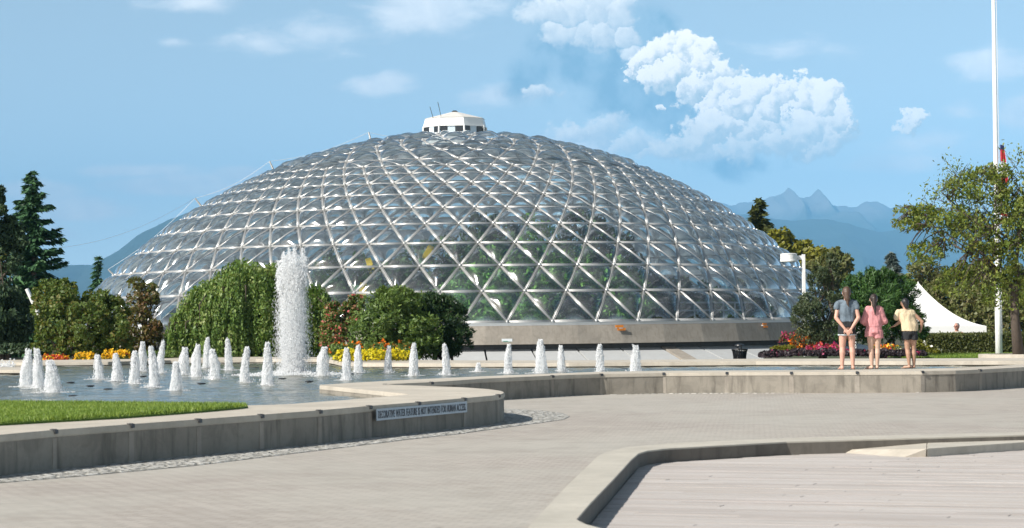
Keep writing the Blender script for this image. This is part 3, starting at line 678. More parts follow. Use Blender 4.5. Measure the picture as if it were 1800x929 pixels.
fi = offset(fr, .10); mb = MB(); mb.prism(loc(fi)+loc(bk_), -.6, .309); mb.build('wall_body', M['wet'], rim, tri=True)
jut = [G(*p, T2) for p in [(-260, 651.5), (36, 650.8), (41, 648), (38, 644.2), (-260, 643.5)]]
mb = MB(); jr = empty('pool_platform', (jut[1].x, jut[1].y, 0), 'low concrete block jutting into the pool at the far left edge', 'platform'); pl = jr.location
mb.prism(loc(jut), .33, T2); mb.build('slab', M['coping'], jr, tri=True, bevel=.01)
mb = MB(); mb.prism(loc([G(*p, T2) for p in [(-260, 651.2), (33, 650.5), (38, 648), (36, 644.6), (-260, 643.8)]]), -.1, .329); mb.build('block', M['wet'], jr, tri=True)
# water
ZW = .29
wp = [p.copy() for p in inner]+[p+Vector((0, .3, 0)) for p in fr]
wa = np.array([(q.x, q.y) for q in wp]); st_ = .13
X1, Y1 = np.meshgrid(np.arange(-17, 17, st_), np.arange(33, 84, st_)); ny, nx = X1.shape; ctr = np.stack([X1[:-1, :-1].ravel()+st_/2, Y1[:-1, :-1].ravel()+st_/2], 1)
ok = np.zeros(len(ctr), bool)
for dx, dy in ((0, 0), (.25, 0), (-.25, 0), (0, .3), (0, -.3)): ok |= inside(ctr+np.array([dx, dy]), wa)
ok &= ~((ctr[:, 1] < 41) & ~inside(ctr, wa) & ~inside(ctr+np.array([0, .12]), wa))
I = np.arange(nx*ny).reshape(ny, nx); F = np.stack([I[:-1, :-1], I[:-1, 1:], I[1:, 1:], I[1:, :-1]], -1).reshape(-1, 4)[ok]
used = np.unique(F); remap = np.full(nx*ny, -1); remap[used] = np.arange(len(used)); xy = np.stack([X1.ravel(), Y1.ravel()], 1)[used]
zz = np.array([mnoise.fractal(Vector((x*1.5, y*1.3, 2.)), .7, 2.1, 4)*.028+mnoise.noise(Vector((x*4.6, y*3.2, 9.)))*.010 for x, y in xy])
struct(link('water', mesh_np('water', np.column_stack([xy, ZW+zz]), remap[F]), M['water'], smooth=True))
# granite setts along the wall foot
def strip(name, a, b, z, m_):
    poly = [(p.x, p.y) for p in a]+[(p.x, p.y) for p in b[::-1]]; mb = MB(); mb.prism(poly, -.01, z); return struct(mb.build(name, m_, tri=True))
ow0 = offset(outer, .006)
co = [G(*p) for p in [(-190, 866), (0, 849.7), (141.7, 838), (336.5, 820), (500, 800), (598.7, 788), (720, 773), (805.5, 763.8), (891, 751.8), (950, 744), (989, 738.5), (1001, 733), (990, 727.5), (950, 722.5), (888, 719.8), (870, 716)]]
strip('setts', co, [Vector((p.x, p.y, 0)) for p in [ow0[0], ow0[1], ow0[2], ow0[3], ow0[4], ow0[5], ow0[6], ow0[7], ow0[8], ow0[9], ow0[10], ow0[11], ow0[12], ow0[13], ow0[14], ow0[15]]], .008, M['cobble'])
co2 = [G(*p) for p in [(800, 704), (888, 701), (1000, 694), (1050, 692.6), (1200, 691.6), (1355, 691.3), (1578, 688.9), (1700, 686), (1800, 680.5), (1990, 664)]]
strip('setts', co2, [Vector((p.x, p.y, 0)) for p in [ow0[21], ow0[22], ow0[23], ow0[25], ow0[26], ow0[28], ow0[30], ow0[32], ow0[33], ow0[35]]], .008, M['cobble'])
# small weeds in the wall foot
for px, py in ((585, 769), (560, 775)):
    p = G(px, py, 0)+Vector((.03, -.05, 0)); k = 50; q = rng.normal(0, .035, (k, 3))+np.array([0, 0, .07]); q[:, 2] = abs(q[:, 2])
    o = link('weed', leaves_mesh('weed', q, rng.normal(0, 1, (k, 3))+np.array([0, 0, 1]), .07, .4), L['lime'], None, loc=p)
    tag(o, 'tiny green weed at the foot of the pool wall, '+('right' if px > 570 else 'left')+' one of two', 'weed')
# fallen leaves
for nm, pts in (('leaf_litter', [(1130+i*23+rs.uniform(-8, 8), 806-i*1.1+rs.uniform(-.5, 1.5), DK+.02) for i in range(11)]+[(1395+rs.uniform(-20, 20), 793+rs.uniform(-2, 2), DK+.03) for _ in range(14)]+[(1122+rs.uniform(-55, 4), 811+i*5., DK+.02) for i in range(0)]),
                ('leaf_litter', [(1050+rs.uniform(0, 120), 689.5-rs.uniform(0, 1.5), .02) for _ in range(60)])):
    q = np.array([tuple(G(*p)) for p in pts]); o = link(nm, leaves_mesh(nm, q, rng.normal(0, 1, q.shape)*np.array([1, 1, .1]), .08, .7, np.tile([0, 0, 1.], (len(q), 1)), .2), L['rusty'])
    tag(o, 'scattered brown fallen leaves '+('against the deck kerb' if len(pts) < 50 else 'at the foot of the pool wall'), 'fallen leaves', kind='stuff')

# ================================================================ MOUNTAINS, HAZE
def mountain(name, px, dist, depth, z0, matn, amp, seed):
    pts = [V(x, y, dist) for x, y in px]; xs_ = np.linspace(pts[0].x, pts[-1].x, 420); H = np.interp(xs_, [p.x for p in pts], [p.z for p in pts])
    ts = np.concatenate([np.linspace(0, 1, 36), np.linspace(1.08, 1.8, 8)]); vv = []
    for t in ts:
        for x, h in zip(xs_, H):
            sh = min(1, t)**.75 if t <= 1 else max(0, 1-(t-1)*1.1)
            rid = 1-abs(mnoise.noise(Vector((x/700+seed, t*2.2, seed))))*1.6
            k = mnoise.fractal(Vector((x/900+seed, t*2.5, 1.7)), 1., 2.1, 6)
            z = z0+(h-z0)*sh+(k*.55+rid*.35-.2)*amp*math.sin(min(1, t)*math.pi)**.7+mnoise.fractal(Vector((x/160, t*9, seed)), 1., 2., 4)*amp*.06
            vv.append((x+mnoise.noise(Vector((x/800, t*3, 9+seed)))*250*math.sin(min(t, 1)*math.pi), dist-depth*(1-t), z))
    n1_, n2_ = len(ts), len(xs_); I = np.arange(n1_*n2_).reshape(n1_, n2_)
    f = np.stack([I[:-1, :-1], I[:-1, 1:], I[1:, 1:], I[1:, :-1]], -1).reshape(-1, 4)
    return struct(link(name, mesh_np(name, np.array(vv), f), matn, smooth=True))
def m_mtn(t):
    g = t.new('ShaderNodeNewGeometry'); p = g.outputs['Position']; x, y, z = t.sep(p); nz = t.sep(g.outputs['Normal'])[2]
    n = t.noise(p, .002, 8, .65); n2 = t.noise(p, .0006, 4)
    forest = t.mix(n, (.018, .035, .02), (.04, .06, .03)); rock = t.mix(n, (.10, .10, .10), (.28, .27, .26))
    hgt = t.rng(t.math('ADD', z, t.math('MULTIPLY', n2, 700.)), 1150, 1450)
    c = t.mix(hgt, forest, rock); return bsdf(t, c, .95, 0)
M['mtn'] = mat('forest_and_rock_slope', m_mtn)
mountain('mountain', [(1000, 400), (1150, 362), (1230, 352), (1256, 353), (1270, 358), (1282, 361), (1295, 358), (1309, 354.5), (1331, 356), (1344, 351), (1353, 345.6), (1372, 344.5), (1380, 336), (1386, 328), (1391, 333), (1399, 346), (1412, 349), (1424, 346), (1432, 336.5), (1438, 331.5), (1446, 347), (1452, 358), (1475, 364), (1493, 365), (1508, 362), (1523, 355), (1543, 356), (1556, 363), (1565, 368), (1580, 362), (1600, 359.5), (1640, 366), (1700, 374), (1800, 368), (1900, 380), (2050, 400)], 24500, 6500, -80, M['mtn'], 330, 3.1)
mountain('foothill', [(1000, 440), (1180, 395), (1260, 372), (1330, 380), (1390, 388), (1450, 386), (1500, 397), (1550, 407), (1600, 404), (1660, 400), (1740, 408), (1800, 402), (1900, 410), (2050, 425)], 17000, 4500, -90, M['mtn'], 210, 8.4)
mountain('foothill', [(-260, 500), (-60, 482), (60, 472), (107, 467), (146, 465), (168, 466.5), (176.6, 461), (189.5, 453), (232.5, 424), (254, 408), (275.6, 398), (301, 385), (325, 377), (400, 358), (520, 352), (650, 372), (800, 400), (950, 430)], 14000, 3500, -95, M['mtn'], 150, 5.7)
HX, HY0, HY1, HZ0, HZ1 = 14500, -60, 27200, -160, 1560
mb = MB(); mb.add([(a*HX, y, z) for z in (HZ0, HZ1) for a, y in ((-1, HY0), (1, HY0), (1, HY1), (-1, HY1))], [(3,2,1,0),(4,5,6,7),(0,1,5,4),(1,2,6,5),(2,3,7,6),(3,0,4,7)])
hm = bpy.data.materials.new('air'); hm.use_nodes = True; t = NT(hm.node_tree); t.n.clear()
pv = t.new('ShaderNodeVolumePrincipled'); pv.inputs['Color'].default_value = (.24, .60, 1, 1); pv.inputs['Density'].default_value = 6.2e-5; pv.inputs['Anisotropy'].default_value = -.35
o2 = t.new('ShaderNodeOutputMaterial'); t.l.new(pv.outputs[0], o2.inputs['Volume'])
hz = mb.build('haze', hm); hz['kind'] = 'stuff'; hz.display_type = 'WIRE'

# ================================================================ THE DOME
DC = Vector((-2.99, 138.42, 0)); RS, ZC = 27.3, -15.42; NB = 62
rr_ = [21.5, 20.27, 19.05, 17.81, 16.59, 15.41, 14.29, 13.2, 12.15, 11.2, 10.25, 8.75, 7.6, 6.2, 4.5, 2.7]
cnt = [62]*10+[31]*4+[16]*2
rings = []
for i, (r, c) in enumerate(zip(rr_, cnt)):
    z = ZC+math.sqrt(RS*RS-r*r); 
    if c == 62: ph = .127+i/2*2*math.pi/62
    elif c == 31: ph = .127+(9-5+1)/2*2*math.pi/62*0+.127*0+ (9/2)*2*math.pi/62 + .5*2*math.pi/62 + (i-10)*.5*2*math.pi/31
    else: ph = .2+(i-14)*.5*2*math.pi/16
    rings.append([(ph+k*2*math.pi/c, Vector((r*math.sin(ph+k*2*math.pi/c), -r*math.cos(ph+k*2*math.pi/c), z))) for k in range(c)])
dome = empty('glass_dome', (DC.x, DC.y, 0), 'wide low conservatory dome of clear triangular acrylic bubbles on a silver tube lattice', 'conservatory')
camL = Vector((0, 0, EYE))-DC
tris = []; edges = set(); nodes = {}
def key(i, k): return (i, k % cnt[i])
def nd(kk): return rings[kk[0]][kk[1]][1]
for i in range(len(rings)-1):
    A_, B_ = rings[i], rings[i+1]; na, nb = len(A_), len(B_)
    off = min(range(nb), key=lambda k: (B_[k][1]-A_[0][1]).length); a = b = 0
    while a < na or b < nb:
        pa, pb = nd(key(i, a)), nd(key(i+1, b+off)); na_, nb_ = nd(key(i, a+1)), nd(key(i+1, b+1+off))
        adv = (na_-pb).length <= (nb_-pa).length if (a < na and b < nb) else a < na
        if adv: tris.append((key(i, a), key(i, a+1), key(i+1, b+off))); a += 1
        else: tris.append((key(i, a), key(i+1, b+1+off), key(i+1, b+off))); b += 1
for t3 in tris:
    for x_, y_ in ((0, 1), (1, 2), (2, 0)): edges.add(tuple(sorted((t3[x_], t3[y_]))))
def vis(p): 
    n_ = (p-Vector((0, 0, ZC))).normalized(); return n_.dot((camL-p).normalized())
def bubble(kk):
    A_, B_, C_ = (nd(k) for k in kk); nn = ((B_-A_).cross(C_-A_)).normalized(); ce = (A_+B_+C_)/3
    if nn.dot(ce-Vector((0, 0, ZC))) < 0: nn = -nn; B_, C_ = C_, B_
    N_ = 8; ix = {}; vs_ = []; fs = []; hh = .14*(B_-A_).length
    for i in range(N_+1):
        for j in range(N_+1-i):
            a, b = i/N_, j/N_; c = 1-a-b; ix[i, j] = len(vs_); sh = .955
            p = ce+(A_*a+B_*b+C_*c-ce)*sh; u = max(0, 27*a*b*c); m3 = 3*min(a, b, c)
            vs_.append(p+nn*(hh*(.85*u**.7+.15*m3**.9)+.02))
    for i in range(N_):
        for j in range(N_-i):
            fs.append((ix[i, j], ix[i+1, j], ix[i, j+1]))
            if j < N_-i-1: fs.append((ix[i+1, j], ix[i+1, j+1], ix[i, j+1]))
    return vs_, fs
order = sorted(tris, key=lambda t3: -(vis(sum((nd(k) for k in t3), Vector())/3)*(1 if t3[0][0] < 9 else .3)-.004*(sum((nd(k) for k in t3), Vector())/3-camL).length))
for t3 in order[:100]: MB().add(*bubble(t3)).build('skylight_bubble', M['acrylic'], dome, smooth=True)
mb = MB()
for t3 in order[100:]: mb.add(*bubble(t3))
mb.build('skylight_bubbles', M['acrylic'], dome, smooth=True)['kind'] = 'stuff'
eo = sorted(edges, key=lambda e: -(vis((nd(e[0])+nd(e[1]))/2)*(1 if e[0][0] < 9 else .3)-.004*((nd(e[0])+nd(e[1]))/2-camL).length))
def strut(mb, e):
    a, b = nd(e[0]), nd(e[1]); nrm = ((a+b)/2-Vector((0, 0, ZC))).normalized(); t = (b-a).normalized(); s = t.cross(nrm)
    rt = .034; mb.tube([a+nrm*.05, b+nrm*.05], rt, 8)
    for sg_ in (-1, 1):     # the glazing channels either side of the tube
        c = s*sg_*.060; mb.tube([a+c+t*.1+nrm*.06, b+c-t*.1+nrm*.06], .014, 4)
for e in eo[:100]:
    mb = MB(); strut(mb, e); mb.build('strut', M['alu'], dome, smooth=True)
mb = MB()
for e in eo[100:]: strut(mb, e)
mb.build('struts', M['alu'], dome, smooth=True)['kind'] = 'stuff'
hubm = MB()
for i, rg in enumerate(rings):
    for a_, p in rg:
        n_ = (p-Vector((0, 0, ZC))).normalized(); hubm.tube([p-n_*.05, p+n_*.11, p+n_*.14], [.075, .075, .04], 8)
hubm.build('hubs', M['alu'], dome)['kind'] = 'stuff'
# ring beam, aggregate parapet, recess with its shadow put into the colour, sloped slabs
zb = rings[0][0][1].z; ph0 = .127-math.pi/62
mb = MB(); mb.lathe((0, 0, 0), [(21.2, zb-.16), (21.78, zb-.16), (21.80, zb-.02), (21.60, zb-.02), (21.2, zb-.04)], 124, ph0-math.pi/2); mb.build('ring_beam', M['gutter'], dome)
mb = MB(); mb.lathe((0, 0, 0), [(20.9, .36), (22.25, .36), (22.0, zb-.165), (20.9, zb-.165)], 62, ph0-math.pi/2); mb.build('parapet', M['basec'], dome)
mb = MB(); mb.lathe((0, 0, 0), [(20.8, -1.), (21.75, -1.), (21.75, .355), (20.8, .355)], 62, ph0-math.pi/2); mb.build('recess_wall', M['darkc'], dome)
slab = None
for k in range(62):
    a0 = .127+(k-.5)*2*math.pi/62; a1 = a0+2*math.pi/62; aw = .0022
    if math.cos((a0+a1)/2) < -.2: continue
    rib = k in (4, 8, 60, 54); am_ = a0+(a1-a0)*.36
    for (x0, x1, mm, nm) in ([(a0+aw, am_-aw*.5, 'basec', 'concrete_rib'), (am_+aw*.5, a1-aw, 'panel', 'base_slab')] if rib else [(a0+aw, a1-aw, 'panel', 'base_slab')]):
        mb = MB(); q = []; up_ = .04 if mm == 'basec' else 0
        for r, z in ((21.8, .12+up_), (24.2, -.62+up_)):
            for a in (x0, x1): q.append(Vector((r*math.sin(a), -r*math.cos(a), z)))
        q += [v_-Vector((0, 0, .12+up_)) for v_ in q]
        mb.add(q, [(0, 1, 3, 2), (4, 6, 7, 5), (0, 2, 6, 4), (1, 5, 7, 3), (2, 3, 7, 6), (0, 4, 5, 1)])
        mb.build(nm, M[mm], dome)
# stickers and notice on the parapet
def sticker(px, py, w_, h_, m_, name, label, cat, blocks):
    # point on the parapet cone
    d = ray(px, py); ox, oy = -DC.x, -DC.y; rad = 22.12
    a = d.x**2+d.y**2; b = 2*(ox*d.x+oy*d.y); c = ox*ox+oy*oy-rad*rad; t = (-b-math.sqrt(b*b-4*a*c))/(2*a)
    p = Vector((d.x*t, d.y*t, EYE+d.z*t)); n_ = Vector((p.x-DC.x, p.y-DC.y, 0)).normalized()
    e = empty(name, p+n_*.05, label, cat); e.rotation_euler = (0, 0, math.atan2(n_.y, n_.x)+math.pi/2)
    for (bx, bz, bw, bh, mm, nm, yy) in blocks: mb = MB(); mb.box((bx, yy, bz), (bw, .02, bh)); mb.build(nm, M[mm], e)
    mb = MB(); mb.box((0, .09, 0), (w_*.7, .14, .06)); mb.build('bracket', M['alu'], e)
sticker(1090, 576.5, .5, .25, None, 'notice', 'orange sticker under the ring beam straight above the middle of the fountain wall', 'sticker', [(-.06, .07, .42, .12, 'orange', 'upper_band', 0), (.05, -.07, .42, .12, 'orange', 'lower_band', 0), (.02, -.02, .18, .03, 'wsign', 'mark', -.012)])
sticker(1344, 572.5, .4, .25, None, 'notice', 'orange sticker under the ring beam near the street lamp, right one of the pair', 'sticker', [(-.05, .07, .30, .10, 'orange', 'upper_band', 0), (.04, -.06, .30, .10, 'orange', 'lower_band', 0)])
sticker(891, 600, .5, .25, None, 'notice', 'small white notice with green print on the brown concrete base of the dome', 'notice', [(0, 0, .50, .22, 'wsign', 'face', 0), (-.07, -.01, .22, .03, 'gsign', 'print', -.012), (.1, -.04, .12, .02, 'gsign', 'print', -.012)])
# lantern on the top: octagonal, leaning walls, windows, low pyramid roof
zt = ZC+RS; lan = empty('roof_lantern', (DC.x-.12, DC.y, zt-.16), 'white octagonal lantern with dark windows on top of the glass dome', 'lantern')
ph8 = [R(17.5+45*k) for k in range(8)]
def oct_(r, z): return [Vector((r*math.sin(a), -r*math.cos(a), z)) for a in ph8]
def octband(mb, r0, z0, r1, z1, th=.05):
    a, b = oct_(r0, z0), oct_(r1, z1); c, d_ = oct_(r0-th, z0), oct_(r1-th, z1)
    for k in range(8):
        j = (k+1) % 8; mb.add([a[k], a[j], b[j], b[k]], [(0, 1, 2, 3)]); mb.add([c[k], c[j], d_[j], d_[k]], [(3, 2, 1, 0)]); mb.add([a[k], a[j], c[j], c[k]], [(3, 2, 1, 0)]); mb.add([b[k], b[j], d_[j], d_[k]], [(0, 1, 2, 3)])
mb = MB(); octband(mb, 1.86, .60, 1.72, 1.08); mb.build('fascia', M['white'], lan)
mb = MB(); mb.add(oct_(1.76, 1.085)+oct_(.13, 1.50)+oct_(1.6, 1.06), [(k, (k+1) % 8, 8+(k+1) % 8, 8+k) for k in range(8)]+[tuple(range(8, 16))]+[(16+k, 16+(k+1) % 8, (k+1) % 8, k) for k in range(8)]); mb.build('roof', M['roofw'], lan)
mb = MB(); mb.add(oct_(.20, 1.495)+oct_(.10, 1.57), [(k, (k+1) % 8, 8+(k+1) % 8, 8+k) for k in range(8)]+[tuple(range(8, 16))]); mb.build('roof_cap', M['black'], lan)
mb = MB(); octband(mb, 1.92, -.35, 1.84, .26, .08); mb.build('drum', M['gutter'], lan)
a, b = oct_(1.80, .26), oct_(1.80, .62)
for k in range(8):
    j = (k+1) % 8
    for q, (s0, s1) in enumerate(((.06, .30), (.34, .64), (.68, .94))):
        if q == 2: s0, s1 = .68, .94
        v_ = [a[k].lerp(a[j], s0), a[k].lerp(a[j], s1), b[k].lerp(b[j], s1), b[k].lerp(b[j], s0)]; c_ = sum(v_, Vector())/4; n_ = Vector((c_.x, c_.y, 0)).normalized()
        mb = MB(); mb.add(v_+[x_-n_*.03 for x_ in v_], [(0, 1, 2, 3), (7, 6, 5, 4), (0, 4, 5, 1), (2, 6, 7, 3), (1, 5, 6, 2), (0, 3, 7, 4)]); mb.build('window', M['glassd'] if q != 1 else M['louvre'], lan)
    mb = MB(); mb.tube([oct_(1.85, .2)[k], oct_(1.83, .64)[k]], .055, 6); mb.build('post', M['white'], lan)
for px0, py0, px1, py1 in ((761.5, 208, 755.7, 188), (775.8, 207, 769.5, 179.5)):
    p0, p1 = V(px0, py0, DC.y-1.2)-lan.location, V(px1, py1, DC.y-1.2)-lan.location; MB().tube([p0, p1], .016, 5).build('antenna', M['black'], lan)
# outriggers with a wire down the left shoulder of the dome
pr = [(775, 233, None), (648, 233, (652, 248)), (474, 284, (481, 300)), (343, 349, (356, 366)), (190, 474, (207, 491))]
wire = empty('lightning_wire', (DC.x-5, DC.y, 0), 'thin wire carried on short leaning posts down the left shoulder of the dome', 'wire')
off = wire.location; tips = []
for (x, y, f) in pr:
    q = V(x, y, DC.y)-off; tips.append(q)
    if f: mb = MB(); mb.tube([V(f[0], f[1], DC.y)-off, q], [.07, .04], 6); mb.build('post', M['alu'], wire)
tp = []
for a, b in zip(tips[:-1], tips[1:]): tp += [a.lerp(b, k/8)-Vector((0, 0, .5*math.sin(math.pi*k/8)*.6)) for k in range(8)]
MB().tube(tp+[tips[-1]], .009, 4).build('wire', M['gutter'], wire)
a, b = V(343, 349, DC.y), V(60, 442, DC.y-20)
o = MB().tube([a.lerp(b, k/12)-Vector((0, 0, .6*math.sin(math.pi*k/12))) for k in range(13)], .007, 4).build('cable', M['gutter']); tag(o, 'thin cable sagging from the left shoulder of the dome towards the tall conifer', 'cable')
# floor inside
me = bpy.data.meshes.new('dome_floor'); mb = MB(); mb.lathe((DC.x, DC.y, 0), [(20.7, -.2), (20.7, 0), (20.6, .3)], 48); struct(mb.build('dome_floor', M['soil']))
# ================================================================ PLANTS INSIDE THE DOME
def din(px, y, z): p = V(px, 500, y); return (p.x, y, z)
K = 0
inner_pl = [  # px, depth, height, radius, leaf material, label words
 (700, 124, 4.0, 2.2, 'tropd', 'dark broad-leaved hothouse plant behind the left bubbles, near the yellow banners'),
 (610, 127, 4.4, 2.3, 'tropd', 'dark hothouse shrub behind the fountain spray inside the dome'),
 (810, 122, 3.6, 2.2, 'tropic', 'bright green hothouse plant just left of the middle inside the dome'),
 (900, 121.5, 4.8, 2.4, 'tropic', 'lush green hothouse tree above the white notice inside the dome'),
 (990, 122, 5.2, 2.4, 'tropic', 'tall leafy hothouse tree right of the middle inside the dome'),
 (1060, 125, 5.8, 2.4, 'tropd', 'tall dark hothouse tree reaching high inside the right half of the dome'),
 (950, 129, 5.8, 2.6, 'tropic', 'tall bright green hothouse tree inside the dome'),
 (1030, 133, 6.6, 2.3, 'tropd', 'high tree crown showing near the upper rows inside the dome'),
 (1130, 126, 3.0, 2.2, 'tropd', 'low dark hothouse planting above the middle orange sticker'),
 (1210, 129, 2.8, 2.3, 'tropd', 'low hothouse planting inside the right side of the dome'),
 (1290, 133, 2.4, 2.2, 'tropd', 'lowest hothouse planting at the far right inside the dome'),
 (855, 120.6, 3.0, 1.8, 'tropic', 'low bright fern-like plant behind the lowest middle bubbles'),
 (1010, 120.8, 2.6, 1.8, 'tropd', 'low dark plant behind the lowest bubbles right of the middle'),
 (940, 120.6, 2.4, 1.6, 'tropic', 'small bright plant directly above the white notice'),
 (1090, 122.5, 4.2, 2.0, 'tropic', 'leafy green plant above the middle orange sticker'),
 (870, 124, 6.2, 2.2, 'tropd', 'tall slim hothouse tree at the middle of the dome'),
 (860, 132, 5.4, 2.6, 'tropd', 'dark hothouse tree deep inside the middle of the dome'),
 (760, 134, 5.0, 2.6, 'tropd', 'dark hothouse tree deep inside the left half of the dome'),
 (560, 131, 3.4, 2.2, 'tropd', 'dark hothouse planting inside the dome above the weeping tree')]
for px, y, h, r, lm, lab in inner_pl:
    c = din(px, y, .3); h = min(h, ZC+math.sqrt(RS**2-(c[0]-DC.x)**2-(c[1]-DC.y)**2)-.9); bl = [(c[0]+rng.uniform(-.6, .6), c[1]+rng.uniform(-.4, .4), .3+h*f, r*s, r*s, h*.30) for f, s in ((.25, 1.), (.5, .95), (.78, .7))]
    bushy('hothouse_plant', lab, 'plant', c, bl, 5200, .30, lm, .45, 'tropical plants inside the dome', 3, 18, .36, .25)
for px, y, z, hh, ang, ww, mm in ((637, 121.5, 2.9, 1.1, .1, .35, 'yellowb'), (652, 123, 4.2, 1.0, -.3, .3, 'yellowb'), (753, 122, 4.9, .75, .5, .32, 'yellowb'), (776, 121.5, 2.9, .7, -.9, .3, 'yellowb'), (622, 122.5, 2.7, 1.3, .2, .5, 'greenb'), (742, 122.3, 4.6, .9, 0, .3, 'greenb')):
    c = V(px, 500, y); mb = MB(); rows = []
    for k in range(9):
        u = k/8-.5; rows += [Vector((-ww/2*(1-abs(u)**3), .12*math.sin(u*4), u*hh)), Vector((ww/2*(1-abs(u)**3), .12*math.sin(u*4)+.08, u*hh))]
    f = [(2*k, 2*k+1, 2*k+3, 2*k+2) for k in range(8)]; rows = [Matrix.Rotation(ang, 3, 'Y') @ v_ for v_ in rows]
    mb.add(rows, f); o = mb.build('hanging_banner', M[mm], loc=(c.x, y, z))
    md = o.modifiers.new('s', 'SOLIDIFY'); md.thickness = .03
    tag(o, {637: 'upright yellow leaf-shaped banner low inside the dome beside the fountain spray', 652: 'small yellow banner tilted left, upper one beside the fountain spray', 753: 'small tilted yellow banner high inside the left half of the dome', 776: 'yellow banner lying almost flat above the round bush inside the dome', 622: 'wide pale green banner hanging beside the lowest yellow one', 742: 'narrow pale green banner next to the highest yellow one'}[px], 'banner', 'banners inside the dome')
# walkway gallery rail seen faintly inside right half
mb = MB()
for k in range(15):
    a = R(20+k*4.4); mb.tube([(DC.x+17*math.sin(a), DC.y-17*math.cos(a), .3), (DC.x+17*math.sin(a), DC.y-17*math.cos(a), 2.3)], .05, 5)
for z in (1.9, 2.3): mb.tube([(DC.x+17*math.sin(R(20+k*4.4)), DC.y-17*math.cos(R(20+k*4.4)), z) for k in range(15)], .05, 5)
tag(mb.build('gallery_railing', M['gutter']), 'pale metal gallery railing inside the right half of the dome', 'railing')

# ================================================================ TREES AND SHRUBS OUTSIDE
def at(px, y, z=-.5): p = V(px, 500, y); return (p.x, y, z)
def hz_(px, py, y): return V(px, py, y).z
def conif_px(name, label, px, ytop, y, rpx, lm, **k):
    b = at(px, y); top = V(px, ytop, y); b = (top.x, y, -.5); conifer(name, label, b, top.z+.5, rpx/pm(y), lm, **k)
def blob(px, py, y, rx, ry, rd=None):
    p = V(px, py, y); s = pm(y); return (p.x, y, p.z, rx/s, (rd or rx)/s, ry/s)
conif_px('conifer', 'tall dark spruce with open layered branches at the left, taller than its neighbours', 57, 302, 118, 88, 'spruce', n=32000, leaf=.42, whorls=44, clear=.02, droop=.35, power=.7, irregular=.35)
conif_px('conifer', 'small distant dark conifer rising alone between the shrubs and the dome', 173, 451, 185, 30, 'spruce', n=6000, leaf=.6, whorls=22, clear=.0, power=.8)
conif_px('conifer', 'small conifer tip peeping over the shrubs left of the lone small conifer', 125, 494, 180, 26, 'spruce', n=4000, leaf=.6, whorls=10, clear=0)
# cut-off dark cedar on the left edge
b = at(8, 88); root = bushy('cedar_tree', 'very dark drooping cedar cut off by the left edge of the picture', 'tree', b,
      [blob(-20, 400, 88, 42, 62), blob(12, 455, 88, 30, 70), blob(-10, 550, 88, 55, 60), blob(35, 560, 88, 26, 55), blob(30, 430, 88, 22, 28), blob(0, 590, 87, 60, 40), blob(-30, 350, 88, 38, 40)], 26000, .16, 'cedar', .45, trunks=4, up=-.8)
conif_px('conifer', 'feathery light conifer top leaning in over the left edge', -14, 305, 92, 42, 'shrub', n=2200, leaf=.28, whorls=22, clear=.45, droop=.1, power=.5, irregular=.5)
bushy('shrub', 'broad yellow-green and bronze shrub mass behind the left flower clumps', 'shrub', at(130, 79), [blob(108, 560, 79, 46, 56), blob(90, 605, 78.8, 32, 26), blob(125, 608, 78.8, 34, 26), blob(160, 608, 78.8, 30, 26), blob(150, 578, 78.5, 46, 48), blob(85, 525, 79.5, 30, 30), blob(110, 510, 80, 26, 20)], 17000, .105, 'shrub', .6, clumps=40, clump=.26)
bushy('shrub', 'dark leafy shrub with reddish tints left of the slender rusty shrub', 'shrub', at(190, 79), [blob(185, 565, 79.2, 40, 50), blob(180, 608, 78.8, 34, 26), blob(212, 608, 78.8, 26, 24), blob(205, 590, 78.6, 28, 36), blob(165, 545, 79.6, 30, 36)], 12000, .105, 'shrub', .6, clumps=40, clump=.26)
bushy('shrub', 'slender rusty brown shrub in front of the left foot of the dome', 'shrub', at(250, 83), [blob(240, 520, 83, 15, 38), blob(240, 612, 82.4, 24, 22), blob(262, 545, 83, 20, 45), blob(245, 575, 82.6, 27, 40), blob(268, 590, 82.4, 20, 30)], 5200, .11, 'rusty', .55, clumps=26, clump=.3, up=.8)
weeping('weeping_tree', 'wide weeping tree with hanging green curtains beside the tall fountain jet', at(430, 81, 0), [blob(428, 592, 81, 84, 134), blob(368, 612, 80.6, 70, 118), blob(328, 625, 80.2, 43, 88), blob(485, 585, 81.5, 66, 122), blob(552, 605, 80.5, 54, 104)], 4300, .10, 'weep')
bushy('shrub', 'red and orange tinted shrub between the weeping tree and the round bush', 'shrub', at(607, 76), [blob(600, 560, 76, 26, 34), blob(625, 552, 76, 22, 32), blob(590, 595, 75.6, 26, 30)], 7500, .085, 'shrub', .6, extra=[('red_leaves', 'redl', 1100, .08, lambda P: P[:, 2] > 1.2)])
bushy('round_bush', 'rounded dark green rhododendron bush behind the yellow flower band', 'bush', at(690, 70.5), [blob(690, 565, 70.5, 72, 60, 60), blob(660, 615, 70.3, 48, 24, 40), blob(725, 615, 70.3, 45, 24, 40), blob(655, 590, 70, 46, 42, 40), blob(730, 590, 70.3, 50, 44, 45), blob(700, 535, 70.6, 48, 30, 40)], 20000, .10, 'rhodo', .42, clumps=60, clump=.22, fill=.2)
bushy('yew_bush', 'very dark feathery yew bush leaning right against the brown concrete base', 'bush', at(785, 71.5), [blob(775, 575, 71.5, 48, 56, 45), blob(770, 618, 71.3, 42, 24, 30), blob(800, 600, 71.2, 32, 34, 30), blob(760, 545, 71.5, 36, 30, 30)], 15000, .14, 'yewd', .22, clumps=50, clump=.24, up=.3)
